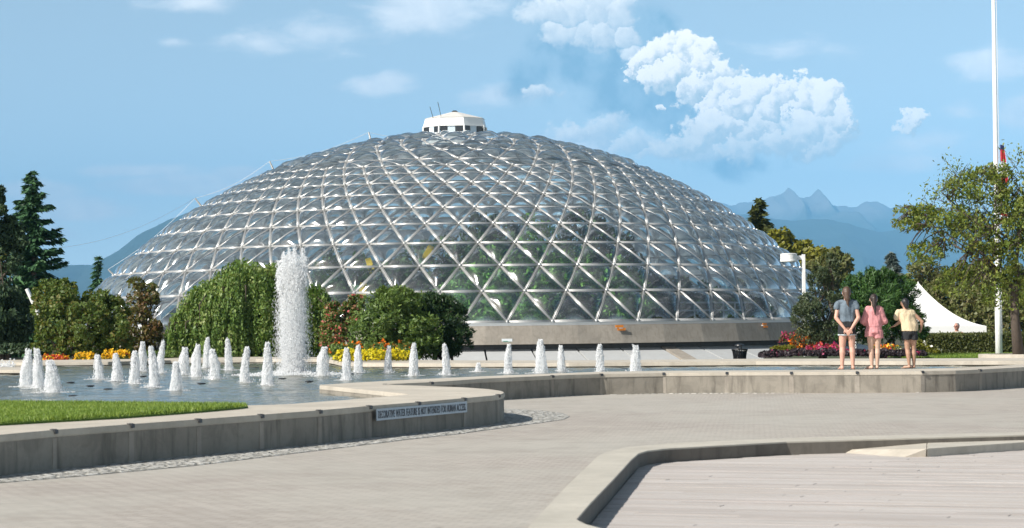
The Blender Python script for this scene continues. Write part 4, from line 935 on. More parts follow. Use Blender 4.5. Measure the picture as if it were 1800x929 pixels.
# behind the dome on the right
conif_px('conifer', 'pointed green conifer standing right behind the right shoulder of the dome', 1334, 350, 172, 58, 'hedge', n=24000, leaf=.6, whorls=60, clear=.0, droop=.25, power=.62, irregular=.35)
bushy('tree', 'yellow-green tree behind the right shoulder of the dome, next to the street lamp head', 'tree', at(1400, 168), [blob(1372, 428, 168, 22, 24), blob(1408, 455, 168, 32, 26), blob(1440, 480, 167, 35, 40), blob(1370, 470, 167, 30, 40)], 7500, .34, 'lime', .6, clumps=30)
bushy('tree', 'darker olive tree behind the two conifer shrubs', 'tree', at(1475, 150), [blob(1470, 480, 150, 30, 36), blob(1445, 500, 150, 30, 40)], 4000, .3, 'olive', .6)
conif_px('conifer', 'small grey-green spruce top above the large yew bush', 1567, 445, 112, 46, 'blue', n=11000, leaf=.32, whorls=40, clear=.45, droop=.12, power=.6)
bushy('tree', 'nearly bare brownish tree between the small spruce and the white tent', 'tree', at(1630, 118), [blob(1622, 478, 118, 32, 26), blob(1650, 500, 118, 36, 30)], 1700, .20, 'olive', .4, trunks=9, fill=.5)
for i, (px, py, y, rx, ry, lm, lab) in enumerate([(1665, 535, 116, 52, 48, 'olive', 'olive brown tree right behind the slope of the tent'), (1725, 520, 113, 52, 60, 'olive', 'leafy olive tree behind the foot of the flagpole'), (1790, 525, 111, 50, 64, 'olive', 'dense olive tree behind the trunk at the right edge'), (1600, 530, 122, 42, 44, 'rhodo', 'dark tree hidden behind the peak of the tent'), (1850, 520, 110, 50, 70, 'olive', 'olive tree cut by the right edge')]):
    bushy('tree', lab, 'tree', at(px, y), [blob(px, py, y, rx, ry), blob(px-18, py+28, y-.5, rx*.8, ry*.7), blob(px+20, py+25, y-.7, rx*.8, ry*.7), blob(px, py+50, y-.6, rx, ry*.6)], 9000, .19, lm, .55, group='trees behind the hedge', clumps=36, clump=.27)
# conifer shrubs by the flower bed
bushy('conifer_shrub', 'irregular mossy green conifer shrub with upright tips beside the standing stone', 'shrub', at(1442, 70, .2), [blob(1462, 480, 70, 13, 38, 12), blob(1440, 505, 70, 22, 35, 20), blob(1425, 548, 69.6, 26, 24, 24), blob(1465, 545, 70, 28, 36, 26), blob(1450, 590, 69.8, 34, 26, 30), blob(1412, 562, 69.6, 22, 26), blob(1418, 535, 69.7, 16, 18), blob(1415, 595, 69.6, 24, 20)], 15000, .085, 'pine', .3, clumps=36, clump=.28, up=.5)
bushy('yew_bush', 'large bright green spreading yew bush behind the three people', 'bush', at(1548, 71.5, .2), [blob(1545, 560, 71.5, 66, 62, 55), blob(1515, 525, 71.6, 40, 44, 35), blob(1575, 530, 71.6, 42, 44, 35), blob(1595, 575, 71.2, 36, 40, 34), blob(1545, 505, 71.6, 38, 34, 30), blob(1500, 580, 71, 40, 40, 35)], 30000, .16, 'yew', .18, clumps=70, clump=.24, up=.75, jit=.35)
# tree in the planter on the right
def cherry():
    y = 67.5; base = G(1789, 622, .35); base = Vector((V(1789, 500, y).x, y, .3)); root = empty('cherry_tree', base, 'tree with thin green and orange-brown turning leaves in the planter beside the flagpole', 'tree')
    mb = MB(); rs = random.Random(11); tips = []
    def br(p, d, l, r, dep):
        pts = [p]; q = p; dd = d.copy()
        for k in range(4):
            dd = (dd+Vector((rs.uniform(-.22, .22), rs.uniform(-.22, .22), rs.uniform(-.08, .14)))).normalized(); q = q+dd*l/4; pts.append(q)
        mb.tube(pts, [r*(1-.12*k) for k in range(5)], 7 if dep < 2 else 5)
        if dep >= 2: tips.extend(pts[1:])
        if dep < 4:
            for _ in range(4 if dep < 2 else 3):
                a = rs.uniform(0, 6.28); s = rs.choice(pts[2:]); side = Vector((math.cos(a), math.sin(a)*.8, rs.uniform(.0, .75))).normalized()
                br(s, (dd*.45+side).normalized(), l*rs.uniform(.58, .82), r*.55, dep+1)
    S = lambda px, py: V(px, py, y)-base
    trunk = [Vector((0, 0, 0)), S(1784, 560), S(1783, 515), S(1790, 480)]; mb.tube(trunk, [.17, .12, .11, .09], 10)
    for s, e, r in ((S(1784, 510), S(1722, 452), .065), (S(1783, 515), S(1815, 420), .08), (S(1788, 480), S(1760, 385), .07), (S(1800, 460), S(1860, 440), .06), (S(1750, 475), S(1668, 430), .045), (S(1770, 430), S(1700, 370), .045), (S(1790, 420), S(1790, 340), .05)):
        d = e-s; br(s, d.normalized(), d.length, r, 1)
    T_ = np.array([tuple(t) for t in tips])
    # leaves gather along drooping outer twigs
    blobs = [blob(1790, 390, y, 62, 60, 55), blob(1720, 335, y, 60, 32, 50), blob(1650, 390, y, 62, 26, 50), blob(1700, 420, y, 60, 40, 50), blob(1830, 420, y, 55, 90, 50), blob(1745, 470, y, 60, 50, 50), blob(1625, 450, y, 40, 24, 35), blob(1685, 500, y, 45, 36, 40), blob(1595, 398, y, 34, 14, 30), blob(1745, 305, y, 38, 16, 34), blob(1610, 372, y, 42, 10, 30), blob(1780, 520, y, 60, 42, 40)]
    bl = [(b[0]-base.x, b[1]-base.y, b[2]-base.z, *b[3:]) for b in blobs]
    P, N = crown_pts(bl, 20000, .22, 46, .22); T2 = T_[rng.integers(0, len(T_), 6500)]+rng.normal(0, .16, (6500, 3))
    P = np.concatenate([P, T2]); D = rng.normal(0, .7, P.shape)+np.array([0, 0, -.6])
    link('crown', leaves_mesh('crown', P, D, .092, .48, None, .9), L['autumn'], root)
    tw = mb
    for b in bl:
        for _ in range(16):
            d = unit(rng.normal(0, 1, (1, 3)))[0]; e = Vector((b[0]+d[0]*b[3]*.9, b[1]+d[1]*b[4]*.9, b[2]+d[2]*b[5]*.9)); s = min(tips, key=lambda q: (q-e).length); tw.tube([s, s.lerp(e, .5)+Vector((0, 0, .08)), e], [.018, .012, .005], 4)
    tw.build('trunk', M['bark'], root, smooth=True)
cherry()
# planter kerb round the tree
mb = MB(); c = V(1845, 500, 67.5); n_ = 40; ro, ri = 2.0, 1.75
ring = [(ro, -.3), (ro, .42), (ri, .42), (ri, .3)]
vs_ = [(c.x+r*math.cos(2*math.pi*k/n_), 67.3+r*.7*math.sin(2*math.pi*k/n_), z) for r, z in ring for k in range(n_)]
mb.add(vs_, [(i*n_+k, i*n_+(k+1) % n_, (i+1)*n_+(k+1) % n_, (i+1)*n_+k) for i in range(3) for k in range(n_)]+[tuple(range(3*n_, 4*n_))])
tag(mb.build('planter', M['coping']), 'round concrete planter kerb around the tree at the right edge', 'planter')
# hedge
hx0, hx1 = V(1612, 500, 75).x, V(1900, 500, 75).x; zt_ = hz_(1700, 588, 75)
he = empty('hedge', ((hx0+hx1)/2, 75, .0), 'long low clipped hedge running in front of the white tent', 'hedge'); n = 26000
P = np.stack([rng.uniform(hx0, hx1, n), rng.uniform(-.6, .6, n), rng.uniform(.0, zt_, n)], 1); s_ = rng.random(n)
P[:, 1] = np.where(s_ < .6, -.6+rng.normal(0, .03, n), P[:, 1]); P[:, 2] = np.where((s_ >= .6) & (s_ < .92), zt_+rng.normal(0, .022, n), P[:, 2]); P[:, 0] -= (hx0+hx1)/2
Nn = np.where((s_ < .6)[:, None], [0, -1., 0], [0, 0, 1.])
link('foliage', leaves_mesh('foliage', P, rng.normal(0, 1, P.shape), .062, .6, Nn, .7), L['hedge'], he)
mb = MB(); mb.box((0, 0, zt_/2-.03), (hx1-hx0-.1, 1.1, zt_-.08)); mb.build('core', M['bark'], he)
# planted terrace behind the right rim and beds
mb = MB(); tr_ = [V(x, 500, y) for x, y in ((1345, 66.3), (2050, 66.0), (2050, 78.5), (1345, 78.5))]; mb.prism([(p.x, y) for p, y in zip(tr_, (68.3, 68.3, 78.5, 78.5))], -.5, .26); struct(mb.build('garden_bed', M['soil']))
gl = [V(x, 500, y) for x, y in ((1600, 69), (1850, 69), (1850, 74.3), (1600, 74.3))]; mb = MB(); mb.prism([(p.x, y) for p, y in zip(gl, (69, 69, 74.3, 74.3))], .2, .30); struct(mb.build('grass_verge', M['turf']))
n = 16000; P = np.stack([rng.uniform(gl[0].x, gl[1].x, n), rng.uniform(69, 74.3, n), np.full(n, .32)], 1); D = rng.normal(0, .4, P.shape); D[:, 2] = 1
tag(link('grass', leaves_mesh('grass', P, D, .09, .16, None, .3), L['grass']), 'strip of short grass in front of the clipped hedge', 'grass', kind='stuff')
mb = MB(); tl_ = [V(x, 500, y) for x, y in ((-250, 78), (612, 70), (850, 69.5), (850, 76), (-250, 100))]; mb.prism([(tl_[0].x, 77.5), (V(330, 500, 77.5).x, 77.5), (V(560, 500, 77.2).x, 77.2), (V(600, 500, 68).x, 68.6), (V(760, 500, 68).x, 68.6), (V(760, 500, 80).x, 80), (V(560, 500, 100).x, 100), (tl_[0].x, 100)], -.5, .22); struct(mb.build('garden_bed', M['soil'], tri=True))
# ---------------- flowers
def mound(px, py, y, rx, ry, rd=None): p = V(px, py, y); s = pm(y); return (p.x, y, p.z, rx/s, (rd or rx)/s, ry/s)
GREEN = ('leaves', 'lime')
patch('flower_clump', 'bright yellow low flower band in front of the round bush', 'flowers', [mound(600+i*14, 633-.2*i, 67.6+.15*math.sin(i), 14, 16+2*math.sin(i*2), 20) for i in range(9)], [('leaves', 'lime', 2600, .07, .5, .9), ('flowers', 'yellow', 5200, .05, .8, 1.05)])
patch('flower_clump', 'orange and green flower strip between the yellow band and the round bush', 'flowers', [mound(590+i*14, 628, 69.2, 14, 26, 20) for i in range(10)], [('leaves', 'rhodo', 4200, .09, .4, .95), ('flowers', 'orangef', 900, .06, .7, 1.05)])
patch('flower_clump', 'small red and orange flower clump beside the two left water jets', 'flowers', [mound(80+i*10, 634.5, 77.8, 9, 9) for i in range(4)], [('leaves', 'lime', 700, .07, .5, .95), ('flowers', 'redf', 900, .06, .8, 1.05), ('flowers', 'gold', 400, .06, .8, 1.1)])
patch('flower_clump', 'yellow flower clump with green stems, left one of the yellow pair under the shrubs', 'flowers', [mound(140+i*9, 633.5, 77.8, 9, 12) for i in range(3)], [('leaves', 'lime', 900, .08, .3, .95), ('flowers', 'gold', 900, .06, .8, 1.1)])
patch('flower_clump', 'wider yellow flower clump with reddish base, right one of the yellow pair under the shrubs', 'flowers', [mound(188+i*10, 631.5, 77.9, 9, 14) for i in range(4)], [('leaves', 'shrub', 1000, .08, .3, .95), ('flowers', 'gold', 1000, .06, .8, 1.1), ('flowers', 'redf', 200, .05, .8, .9)])
patch('ground_cover', 'low mixed green planting at the foot of the slender rusty shrub', 'plants', [mound(235+i*14, 628, 78.6, 12, 10+6*math.sin(i*3)**2) for i in range(6)], [('leaves', 'rhodo', 2600, .09, .4, 1.)])
patch('ground_cover', 'dark low planting under the cedar at the left edge', 'plants', [mound(-20+i*14, 622, 79.5, 14, 18) for i in range(6)], [('leaves', 'cedar', 3000, .10, .4, 1.)])
Y0 = 68.9
patch('flower_bed', 'dark purple foliage edging running along the rim in front of the bright flowers', 'flower bed', [mound(1345+i*13, 627-3*math.sin(min(1, i/5)), Y0, 12, 9+2*math.sin(i*1.7), 14) for i in range(22)], [('leaves', 'darkl', 9000, .10, .6, 1.), ('flowers', 'pinkf', 420, .055, .8, 1.05)])
patch('flower_clump', 'lime green low plants at the left end of the right flower bed', 'flowers', [mound(1362+i*9, 618-i*.6, Y0+.7, 9, 9) for i in range(4)], [('leaves', 'lime', 1600, .09, .35, 1.)])
patch('flower_clump', 'airy pink flower spikes behind the lime green plants', 'flowers', [mound(1376+i*7, 602-i*1.5, Y0+1.2, 7, 16) for i in range(4)], [('leaves', 'shrub', 500, .08, .3, .9), ('flowers', 'pinkf', 420, .06, .5, 1.1)])
patch('flower_clump', 'large orange flower clump beside the standing stone', 'flowers', [mound(1400+i*9, 608+2*math.sin(i*2), Y0+.9, 10, 17) for i in range(5)], [('leaves', 'lime', 900, .08, .45, .95), ('flowers', 'orangef', 1900, .075, .8, 1.05), ('flowers', 'gold', 350, .07, .8, 1.08)])
patch('flower_clump', 'yellow-green leafy plants rising behind the orange flowers', 'flowers', [mound(1410+i*9, 590, Y0+1.6, 10, 14) for i in range(3)], [('leaves', 'lime', 1200, .10, .6, 1.)])
patch('flower_clump', 'magenta and red petunia clump below the standing stone', 'flowers', [mound(1425+i*9, 620+1.5*math.sin(i*2.3), Y0+.4, 9, 12) for i in range(7)], [('leaves', 'rhodo', 1400, .08, .5, .95), ('flowers', 'pinkf', 1500, .07, .8, 1.05), ('flowers', 'redf', 500, .06, .8, 1.05), ('flowers', 'whitef', 60, .06, .8, 1.07)])
patch('flower_clump', 'small orange and white flower clump between the second and third person', 'flowers', [mound(1536+i*10, 617, Y0+.6, 9, 9) for i in range(5)], [('leaves', 'rhodo', 900, .08, .5, .95), ('flowers', 'orangef', 420, .07, .8, 1.05), ('flowers', 'gold', 200, .07, .8, 1.05), ('flowers', 'whitef', 200, .06, .8, 1.03)])
patch('flower_clump', 'yellow-green leafy plants and pale flowers at the right end of the flower bed', 'flowers', [mound(1612+i*10, 612+i*2.8, Y0+.8, 11, 16-3*i) for i in range(4)], [('leaves', 'lime', 1400, .09, .5, 1.), ('flowers', 'whitef', 160, .06, .8, 1.05)])
# standing stone
mb = MB(); y = 69.9; sx = lambda px, py, dy=0: V(px, py, y+dy)
q = [sx(1439, 612), sx(1467, 612), sx(1462, 578), sx(1449, 569), sx(1439, 564)]; q2 = [p+Vector((.05, .28, -.02)) for p in q]
mb.add(q+q2, [(0, 1, 2, 3, 4), (9, 8, 7, 6, 5), (0, 5, 6, 1), (1, 6, 7, 2), (2, 7, 8, 3), (3, 8, 9, 4), (4, 9, 5, 0)])
tag(mb.build('standing_stone', M['rock'], bevel=.03), 'upright grey stone slab among the orange and magenta flowers', 'stone')
# ================================================================ STREET FURNITURE
# litter bin
y = 80; c = V(1300, 605, y); bn = empty('litter_bin', (c.x, y, -.45), 'black flared slatted litter bin with a small domed lid in front of the sloped slabs', 'bin'); zt_ = hz_(1300, 614.5, y)+.45
mb = MB()
for k in range(26):
    a = 2*math.pi*k/26; prof = [(.20, .05), (.195, zt_*.4), (.20, zt_*.75), (.225, zt_*.92), (.255, zt_)]
    mb.tube([(r*math.cos(a), r*math.sin(a), z) for r, z in prof], .014, 4)
mb.build('slats', M['black'], bn)
mb = MB(); mb.lathe((0, 0, 0), [(.17, .06), (.185, zt_*.5), (.18, zt_-.06)], 20); mb.build('liner', M['black'], bn, smooth=True)
mb = MB(); mb.lathe((0, 0, 0), [(.26, zt_-.02), (.27, zt_), (.26, zt_+.02), (.22, zt_+.02), (.21, zt_-.02)], 24); mb.build('rim', M['black'], bn)
mb = MB(); mb.lathe((0, 0, zt_+.12), [(.16, 0), (.15, .03), (.09, .055), (.02, .065)], 20)
for k in range(4): a = R(45+90*k); mb.tube([(.07*math.cos(a), .07*math.sin(a), zt_), (.07*math.cos(a), .07*math.sin(a), zt_+.13)], .012, 5)
mb.build('lid', M['black'], bn)
# street lamp
y = 77; b = V(1413, 500, y); lp = empty('street_lamp', (b.x, y, -.45), 'white square-post street lamp with drum-shaped head before the right edge of the dome', 'street lamp')
zt_ = hz_(1413, 447.5, y)+.45; s = pm(y)
mb = MB(); mb.box((0, 0, zt_/2), (.105, .105, zt_)); mb.box((0, 0, .02), (.25, .25, .04)); mb.build('post', M['white'], lp, bevel=.008)
zc_ = hz_(1400, 453.5, y)+.45; mb = MB(); mb.box((-.18, 0, zc_), (.26, .07, .13)); mb.build('arm', M['white'], lp, bevel=.006)
mb = MB(); mb.lathe(((1387-1413)/s, 0, zc_), [(.22, -.125), (.265, -.115), (.265, -.075), (.258, -.05), (.258, .10), (.265, .105), (.265, .125), (.20, .14)], 28); lh = mb.build('lamp_head', M['white'], lp)
mb = MB(); mb.lathe(((1387-1413)/s, 0, zc_), [(.20, -.135), (.21, -.127), (.2, -.125)], 24); mb.build('lens', M['louvre'], lh)
# flagpole with flag
y = 72; b = V(1755, 560, y); fp = empty('flagpole', (b.x, y, -.3), 'tall white tapering flagpole behind the turning tree', 'flagpole')
mb = MB(); mb.tube([(0, 0, 0), (0, 0, 2.0), (0, 0, 2.05), (0, 0, 5), (0, 0, 14.5)], [.105, .10, .085, .075, .035], 16); mb.build('pole', M['white'], fp, smooth=True)
mb = MB(); mb.lathe((0, 0, 14.5), [(.03, 0), (.08, .04), (.1, .1), (.07, .16), (.01, .19)], 14); mb.build('finial', M['yellowb'], fp, smooth=True)
mb = MB(); mb.tube([(.09, -.06, 1.2), (.07, -.05, 14.4)], .008, 4); mb.build('halyard', M['cloth_white'], fp)
def flag(pxy0, pxy1, wpx, bands, label, seed):
    a, b_ = V(*pxy0, y-.08), V(*pxy1, y-.08); h = a.z-b_.z; root = empty('flag', (V(1755, 500, y).x+.1, y-.1, b_.z), label, 'flag'); s_ = pm(y)
    for z0, z1, mm, nm in bands:
        mb = MB(); vs_ = []; nn = 24; rows = 6
        for i in range(rows+1):
            zz = h*(1-(z0+(z1-z0)*i/rows)); f_ = 1-(z0+(z1-z0)*i/rows)
            for k in range(nn+1):
                u = k/nn; wd = wpx/s_*(1-.55*f_**1.5); vs_.append((wd*u+.02*math.sin(k*2.1+seed), .06*math.sin(k*1.7+seed+f_*2)*(.4+.6*u)+.05*(k % 2), zz-.05*u*math.sin(f_*3)))
        fs = [(i*(nn+1)+k, i*(nn+1)+k+1, (i+1)*(nn+1)+k+1, (i+1)*(nn+1)+k) for i in range(rows) for k in range(nn)]
        mb.add(vs_, fs); mb.build(nm, M[mm], root, smooth=True)
flag((1752, 255), (1752, 322), 11, [(0, .12, 'cloth_blue', 'blue_band'), (.12, .42, 'red', 'red_band'), (.42, .82, 'cloth_white', 'white_band'), (.82, 1, 'red', 'red_hem')], 'limp red and white flag hanging against the pole above the tree crown', 1.)
flag((1745, 365), (1745, 392), 12, [(0, .5, 'red', 'upper_band'), (.5, .65, 'cloth_white', 'middle_band'), (.65, 1, 'red', 'lower_band')], 'small red flag hanging within the tree crown, lower one of two', 2.)
# tent
y = 96; pk = V(1614, 497, y); s = pm(y); ev = hz_(1729, 573, y); hw = 2.2
tn = empty('marquee_tent', (pk.x, y, -1.3), 'white peaked marquee tent behind the hedge', 'tent'); zp, ze = pk.z+1.3, ev+1.3
vs_ = []; fs = []; N1, N2 = 14, 12
for sd in range(4):
    ca, sa = math.cos(sd*math.pi/2), math.sin(sd*math.pi/2); o_n = len(vs_)
    for i in range(N1+1):
        u = i/N1; hh_ = ze+(zp-ze)*(.25*(1-u)+.75*(1-u)**2.1)
        for k in range(N2+1):
            v_ = (k/N2*2-1); x_, y_ = v_*hw*u, -hw*u; sag = .16*u*(1-v_*v_)*1.
            vs_.append((x_*ca-y_*sa, x_*sa+y_*ca, hh_-sag*.5+(.10*u*(1-v_*v_) if u > .98 else 0)))
    fs += [(o_n+i*(N2+1)+k, o_n+i*(N2+1)+k+1, o_n+(i+1)*(N2+1)+k+1, o_n+(i+1)*(N2+1)+k) for i in range(N1) for k in range(N2)]
cn = MB().add(vs_, fs).build('canopy', M['tent'], tn, smooth=True)
mb = MB()
for sd in range(4):
    ca, sa = math.cos(sd*math.pi/2), math.sin(sd*math.pi/2); q = []
    for z in (0, -.26):
        for k in range(13): v_ = k/12*2-1; x_, y_ = v_*hw, -hw-.005; q.append((x_*ca-y_*sa, x_*sa+y_*ca, ze+z+.02*(1-v_*v_)))
    mb.add(q, [(k, k+1, 14+k, 13+k) for k in range(12)])
mb.build('valance', M['tent'], cn, smooth=True)
for a_, b_ in ((-1, -1), (1, -1), (1, 1), (-1, 1)): mb = MB(); mb.tube([(a_*2.16, b_*2.16, 0), (a_*2.16, b_*2.16, ze-.02)], .035, 8); mb.build('leg', M['white'], tn)
mb = MB(); mb.tube([(0, 0, zp-1.1), (0, 0, zp+.03)], .03, 6); mb.build('peak_pole', M['white'], tn)
# leaning white pole and shed roof at the left edge
y = 84; a, b_ = V(47, 508, y), V(69, 556, y); o = MB().tube([a-a, b_-a], .07, 8).build('leaning_pole', M['white'], loc=a); tag(o, 'short white pole leaning in the dark foliage at the left edge', 'pole')
y = 96; a = V(0, 478, y); sh = empty('garden_shed', (a.x-2.2, y, -.5), 'small shed with a brown roof almost hidden by the dark cedar at the left edge', 'shed')
mb = MB(); z1 = a.z+.5; mb.add([(-2.3, -1.6, z1-.1), (2.35, -1.6, z1-.1), (2.35, 1.6, z1-.1), (-2.3, 1.6, z1-.1), (-1.2, 0, z1+.75), (1.2, 0, z1+.75)], [(0, 1, 5, 4), (1, 2, 5), (2, 3, 4, 5), (3, 0, 4), (3, 2, 1, 0)]); mb.build('roof', M['brown'], sh)
mb = MB(); mb.box((0, 0, (z1-.1)/2), (4, 2.7, z1-.1)); mb.build('wall', M['brown'], sh)
mb = MB(); mb.box((.8, -1.37, .95), (.8, .05, 1.9)); mb.build('door', M['black'], sh)
# ================================================================ FOUNTAIN
def droplets(n, f, seed):
    """f(n) -> positions, radii, elongation ; returns mesh arrays of little octahedra"""
    P, r, e = f(n); k = len(P); o = np.array([[1, 0, 0], [-1, 0, 0], [0, 1, 0], [0, -1, 0], [0, 0, 1], [0, 0, -1]], float)
    s = np.stack([r, r, r*e], 1); v = P[:, None, :]+o[None]*s[:, None, :]
    fc = np.array([[0, 2, 4], [2, 1, 4], [1, 3, 4], [3, 0, 4], [2, 0, 5], [1, 2, 5], [3, 1, 5], [0, 3, 5]])
    return v.reshape(-1, 3), (fc[None]+6*np.arange(k)[:, None, None]).reshape(-1, 3)
def column(h, prof, n=22, m_=34, amp=.2, seed=0., ripple=7.):
    vs_ = []; 
    for i in range(m_+1):
        t = i/m_; r = prof(t)
        for k in range(n):
            a = 2*math.pi*k/n; d = mnoise.fractal(Vector((math.cos(a)*1.6+seed, math.sin(a)*1.6, t*h*ripple-seed)), .9, 2., 4)
            q = r*(1+amp*2.2*d); sx = .05*h*mnoise.noise(Vector((seed, 3, t*3)))*t; vs_.append((q*math.cos(a)+sx, q*math.sin(a), t*h*(1 if i < m_ else 1)))
    fs = [(i*n+k, i*n+(k+1) % n, (i+1)*n+(k+1) % n, (i+1)*n+k) for i in range(m_) for k in range(n)]+[tuple(range(m_*n, m_*n+n))]
    return vs_, fs
jets = [(47,620,680,20),(68,618,683,18),(93,637,690,26),(174,627,667,17),(207,625,670,17),(237,621,675,17),(250,605,655,14),(272,614,681,16),(282,604,657,12),(310,640,687,18),(322,615,661,19),(345,610,663,16),(363,597,648,12),(378,618,667,20),(402,600,651,13),(430,614,673,15),(471,607,678,17),(566,614,662,20),(609,616,669,15),(630,611,655,14),(682,612,656,12),(727,607,661,14),(785,609,660,13),(841,640,654,8),(893,609,657,13),(951,601,656.5,19),(987,611,654,13),(1055,609,655.5,14),(1117,611,655.5,18)]
names = ['far left jet with a ragged double tip', 'jet second from the left with a forked top', 'wide cone-shaped jet nearest the lawn at the far left', 'short blunt jet, first to the right of the three left ones', 'short jet under the right yellow flower clump', 'jet in front of the slender rusty shrub, lower of a close pair', 'slim jet rising behind a shorter one under the rusty shrub', 'tall jet standing nearest the lawn among the left group', 'slim pointed jet just behind the tall one of the left group', 'low jet closest to the lawn in front of the weeping tree', 'broad jet at the left foot of the weeping tree', 'ragged jet in front of the weeping tree, between the broad and the leaning one', 'slim tall jet farthest back in front of the weeping tree', 'broad leaning jet in front of the weeping tree', 'slim jet standing alone in front of the middle of the weeping tree', 'pointed jet midway between the lone slim jet and the great jet', 'thick rounded jet immediately left of the great jet', 'broad jet immediately right of the great jet', 'jet next to the tip of the coping tongue', 'slim jet in front of the left end of the yellow band', 'slim jet in front of the middle of the yellow band', 'jet at the right end of the yellow band', 'jet in front of the dark yew bush', 'tiny stub of a jet, the lowest of all', 'jet below the white notice', 'tallest ragged jet of the right-hand row', 'small jet just right of the tallest one of the right row', 'jet second from the right', 'jet farthest to the right']
heads = np.array([0])
for i, ((px, pt, pb, w_), nm) in enumerate(zip(jets, names)):
    b = G(px, pb, ZW); y = b.y; s = pm(y); h = (pb-pt)/s*1.04; r = w_/s/2; rs = random.Random(i*7)
    if h < .3: r *= 1.2
    lean = rs.uniform(-.11, .11)*h
    root = empty('fountain_jet', b, 'white '+nm, 'water jet', 'small jets of the fountain')
    pk_ = rs.uniform(.9, 1.4)
    prof = lambda t: r*.95*(1.06-(.14+.18*pk_)*t)*math.sqrt(max(.02, 1-max(0, (t-.62)/.40)**2))
    v, f = column(h*.92, prof, 22, 30, .30, i*3.3, 2.0); v = [(x+lean*(z/h)**2, y_, z) for x, y_, z in v]
    MB().add(v, f).build('water_column', M['foam'], root, smooth=True)
    fing = [(rs.uniform(-.75, .75), rs.uniform(.86, 1.08)) for _ in range(rs.choice((1, 2, 3)))]
    def ff(n):
        t = rng.random(n)**.8; a = rng.uniform(0, 6.283, n); rad = r*(1.08-.40*t-.30*np.clip((t-.5)/.5, 0, 1)**(1.8*pk_))*(.5+.65*rng.random(n)**1.3)+.006
        P = np.stack([rad*np.cos(a)+lean*t**2, rad*np.sin(a), t*h*1.02], 1)
        q = rng.random(n) < .10; P[q, 2] = np.abs(rng.normal(0, .04, q.sum())); P[q, :2] *= rng.uniform(1.1, 2.2, (q.sum(), 1))
        for fx, fh in fing:
            c_ = rng.random(n) < .07; k = c_.sum(); u = rng.random(k); P[c_] = np.stack([lean+fx*r*(.3+.5*u)+rng.normal(0, r*.08, k), rng.normal(0, r*.12, k), h*(fh-.28*(1-u))], 1)
        return P, rng.uniform(.003, .009, n), rng.uniform(1.5, 5., n)
    v, f = droplets(int(1700*h+260), ff, i); link('spray', mesh_np('spray', v, f), M['spray'], root)['kind'] = 'stuff'
    def fo(n):
        a = rng.uniform(0, 6.283, n); q = r*(1+rng.random(n)**1.6*1.5); return np.stack([q*np.cos(a)*1.25, q*np.sin(a), np.full(n, .003)], 1), rng.uniform(.008, .035, n), np.full(n, .35)
    v, f = droplets(150, fo, i); link('foam', mesh_np('foam', v, f), M['spray'], root)['kind'] = 'stuff'
# the great jet
pb = 659.5; b = G(515, pb, ZW); s = pm(b.y); H_ = (pb-436)/s
root = empty('fountain_jet', b, 'great white central fountain jet, by far the tallest, in front of the weeping tree', 'water jet')
for k, (dx, hh, rr0) in enumerate(((0, .93, .17), (-.14, .86, .10), (.14, .9, .11), (.04, .97, .08))):
    v, f = column(H_*hh, lambda t: rr0*(.95+.55*t-.95*max(0, (t-.6)/.4)**1.5), 22, 60, .16, k*5.1, 1.6); v = [(x+dx*(.45+.75*z/H_), y_+.06*math.sin(k*2), z) for x, y_, z in v]
    MB().add(v, f).build('water_column', M['mist'], root, smooth=True)
def fj(n):
    t = rng.beta(1.0, 1.35, n)*.97; a = rng.uniform(0, 6.283, n); core = rng.random(n) < .55; w0 = (.225+.06*np.sin(np.clip(t*1.05, 0, 1)*math.pi*.8))
    rad = np.where(core, w0*rng.random(n)**.6, w0*(.8+np.abs(rng.normal(0, .42, n))*(1.25-.9*t))); z = t*H_*(1.-.10*(rad/.42)**2)*rng.uniform(.97, 1.03, n)
    return np.stack([rad*np.cos(a)*1.02, rad*np.sin(a), z], 1), rng.uniform(.002, .006, n), rng.uniform(2, 8., n)
v, f = droplets(36000, fj, 0); link('spray', mesh_np('spray', v, f), M['spray'], root)['kind'] = 'stuff'
def ft(n):   # ragged fingers at the top
    g = rng.integers(0, 11, n); gx = np.linspace(-.32, .32, 11)[g]+rng.normal(0, .012, n); gh = H_*(np.array([.90, .86, .97, .88, 1.0, .93, 1.03, .90, .86, 1.0, .93])[g]); u = rng.random(n)
    return np.stack([gx+rng.normal(0, .018, n), rng.normal(0, .12, n), gh*(1-.26*u)], 1), rng.uniform(.006, .016, n)*(.7+.5*u), rng.uniform(1., 3., n)
v, f = droplets(3200, ft, 0); link('spray_crown', mesh_np('spray_crown', v, f), M['spray'], root)['kind'] = 'stuff'
def fo(n):
    a = rng.uniform(0, 6.283, n); q = .2+rng.random(n)**1.3*.95; z = np.abs(rng.normal(0, .05, n))*(1.3-q); return np.stack([q*np.cos(a)*1.25, q*np.sin(a)*.9, z], 1), rng.uniform(.006, .03, n), rng.uniform(.3, 1.2, n)
v, f = droplets(3000, fo, 0); link('foam', mesh_np('foam', v, f), M['spray'], root)['kind'] = 'stuff'
# splash on the coping block at the far left
b = G(8, 646, T)
def fo(n): a = rng.uniform(0, 6.283, n); q = rng.random(n)**.5*.28; return np.stack([q*np.cos(a), q*np.sin(a), np.abs(rng.normal(0, .07, n))], 1), rng.uniform(.01, .03, n), np.ones(n)
v, f = droplets(260, fo, 0); o = link('water_splash', mesh_np('water_splash', v, f), M['spray'], None, loc=b); tag(o, 'small white splash of water on the block at the far left', 'splash')
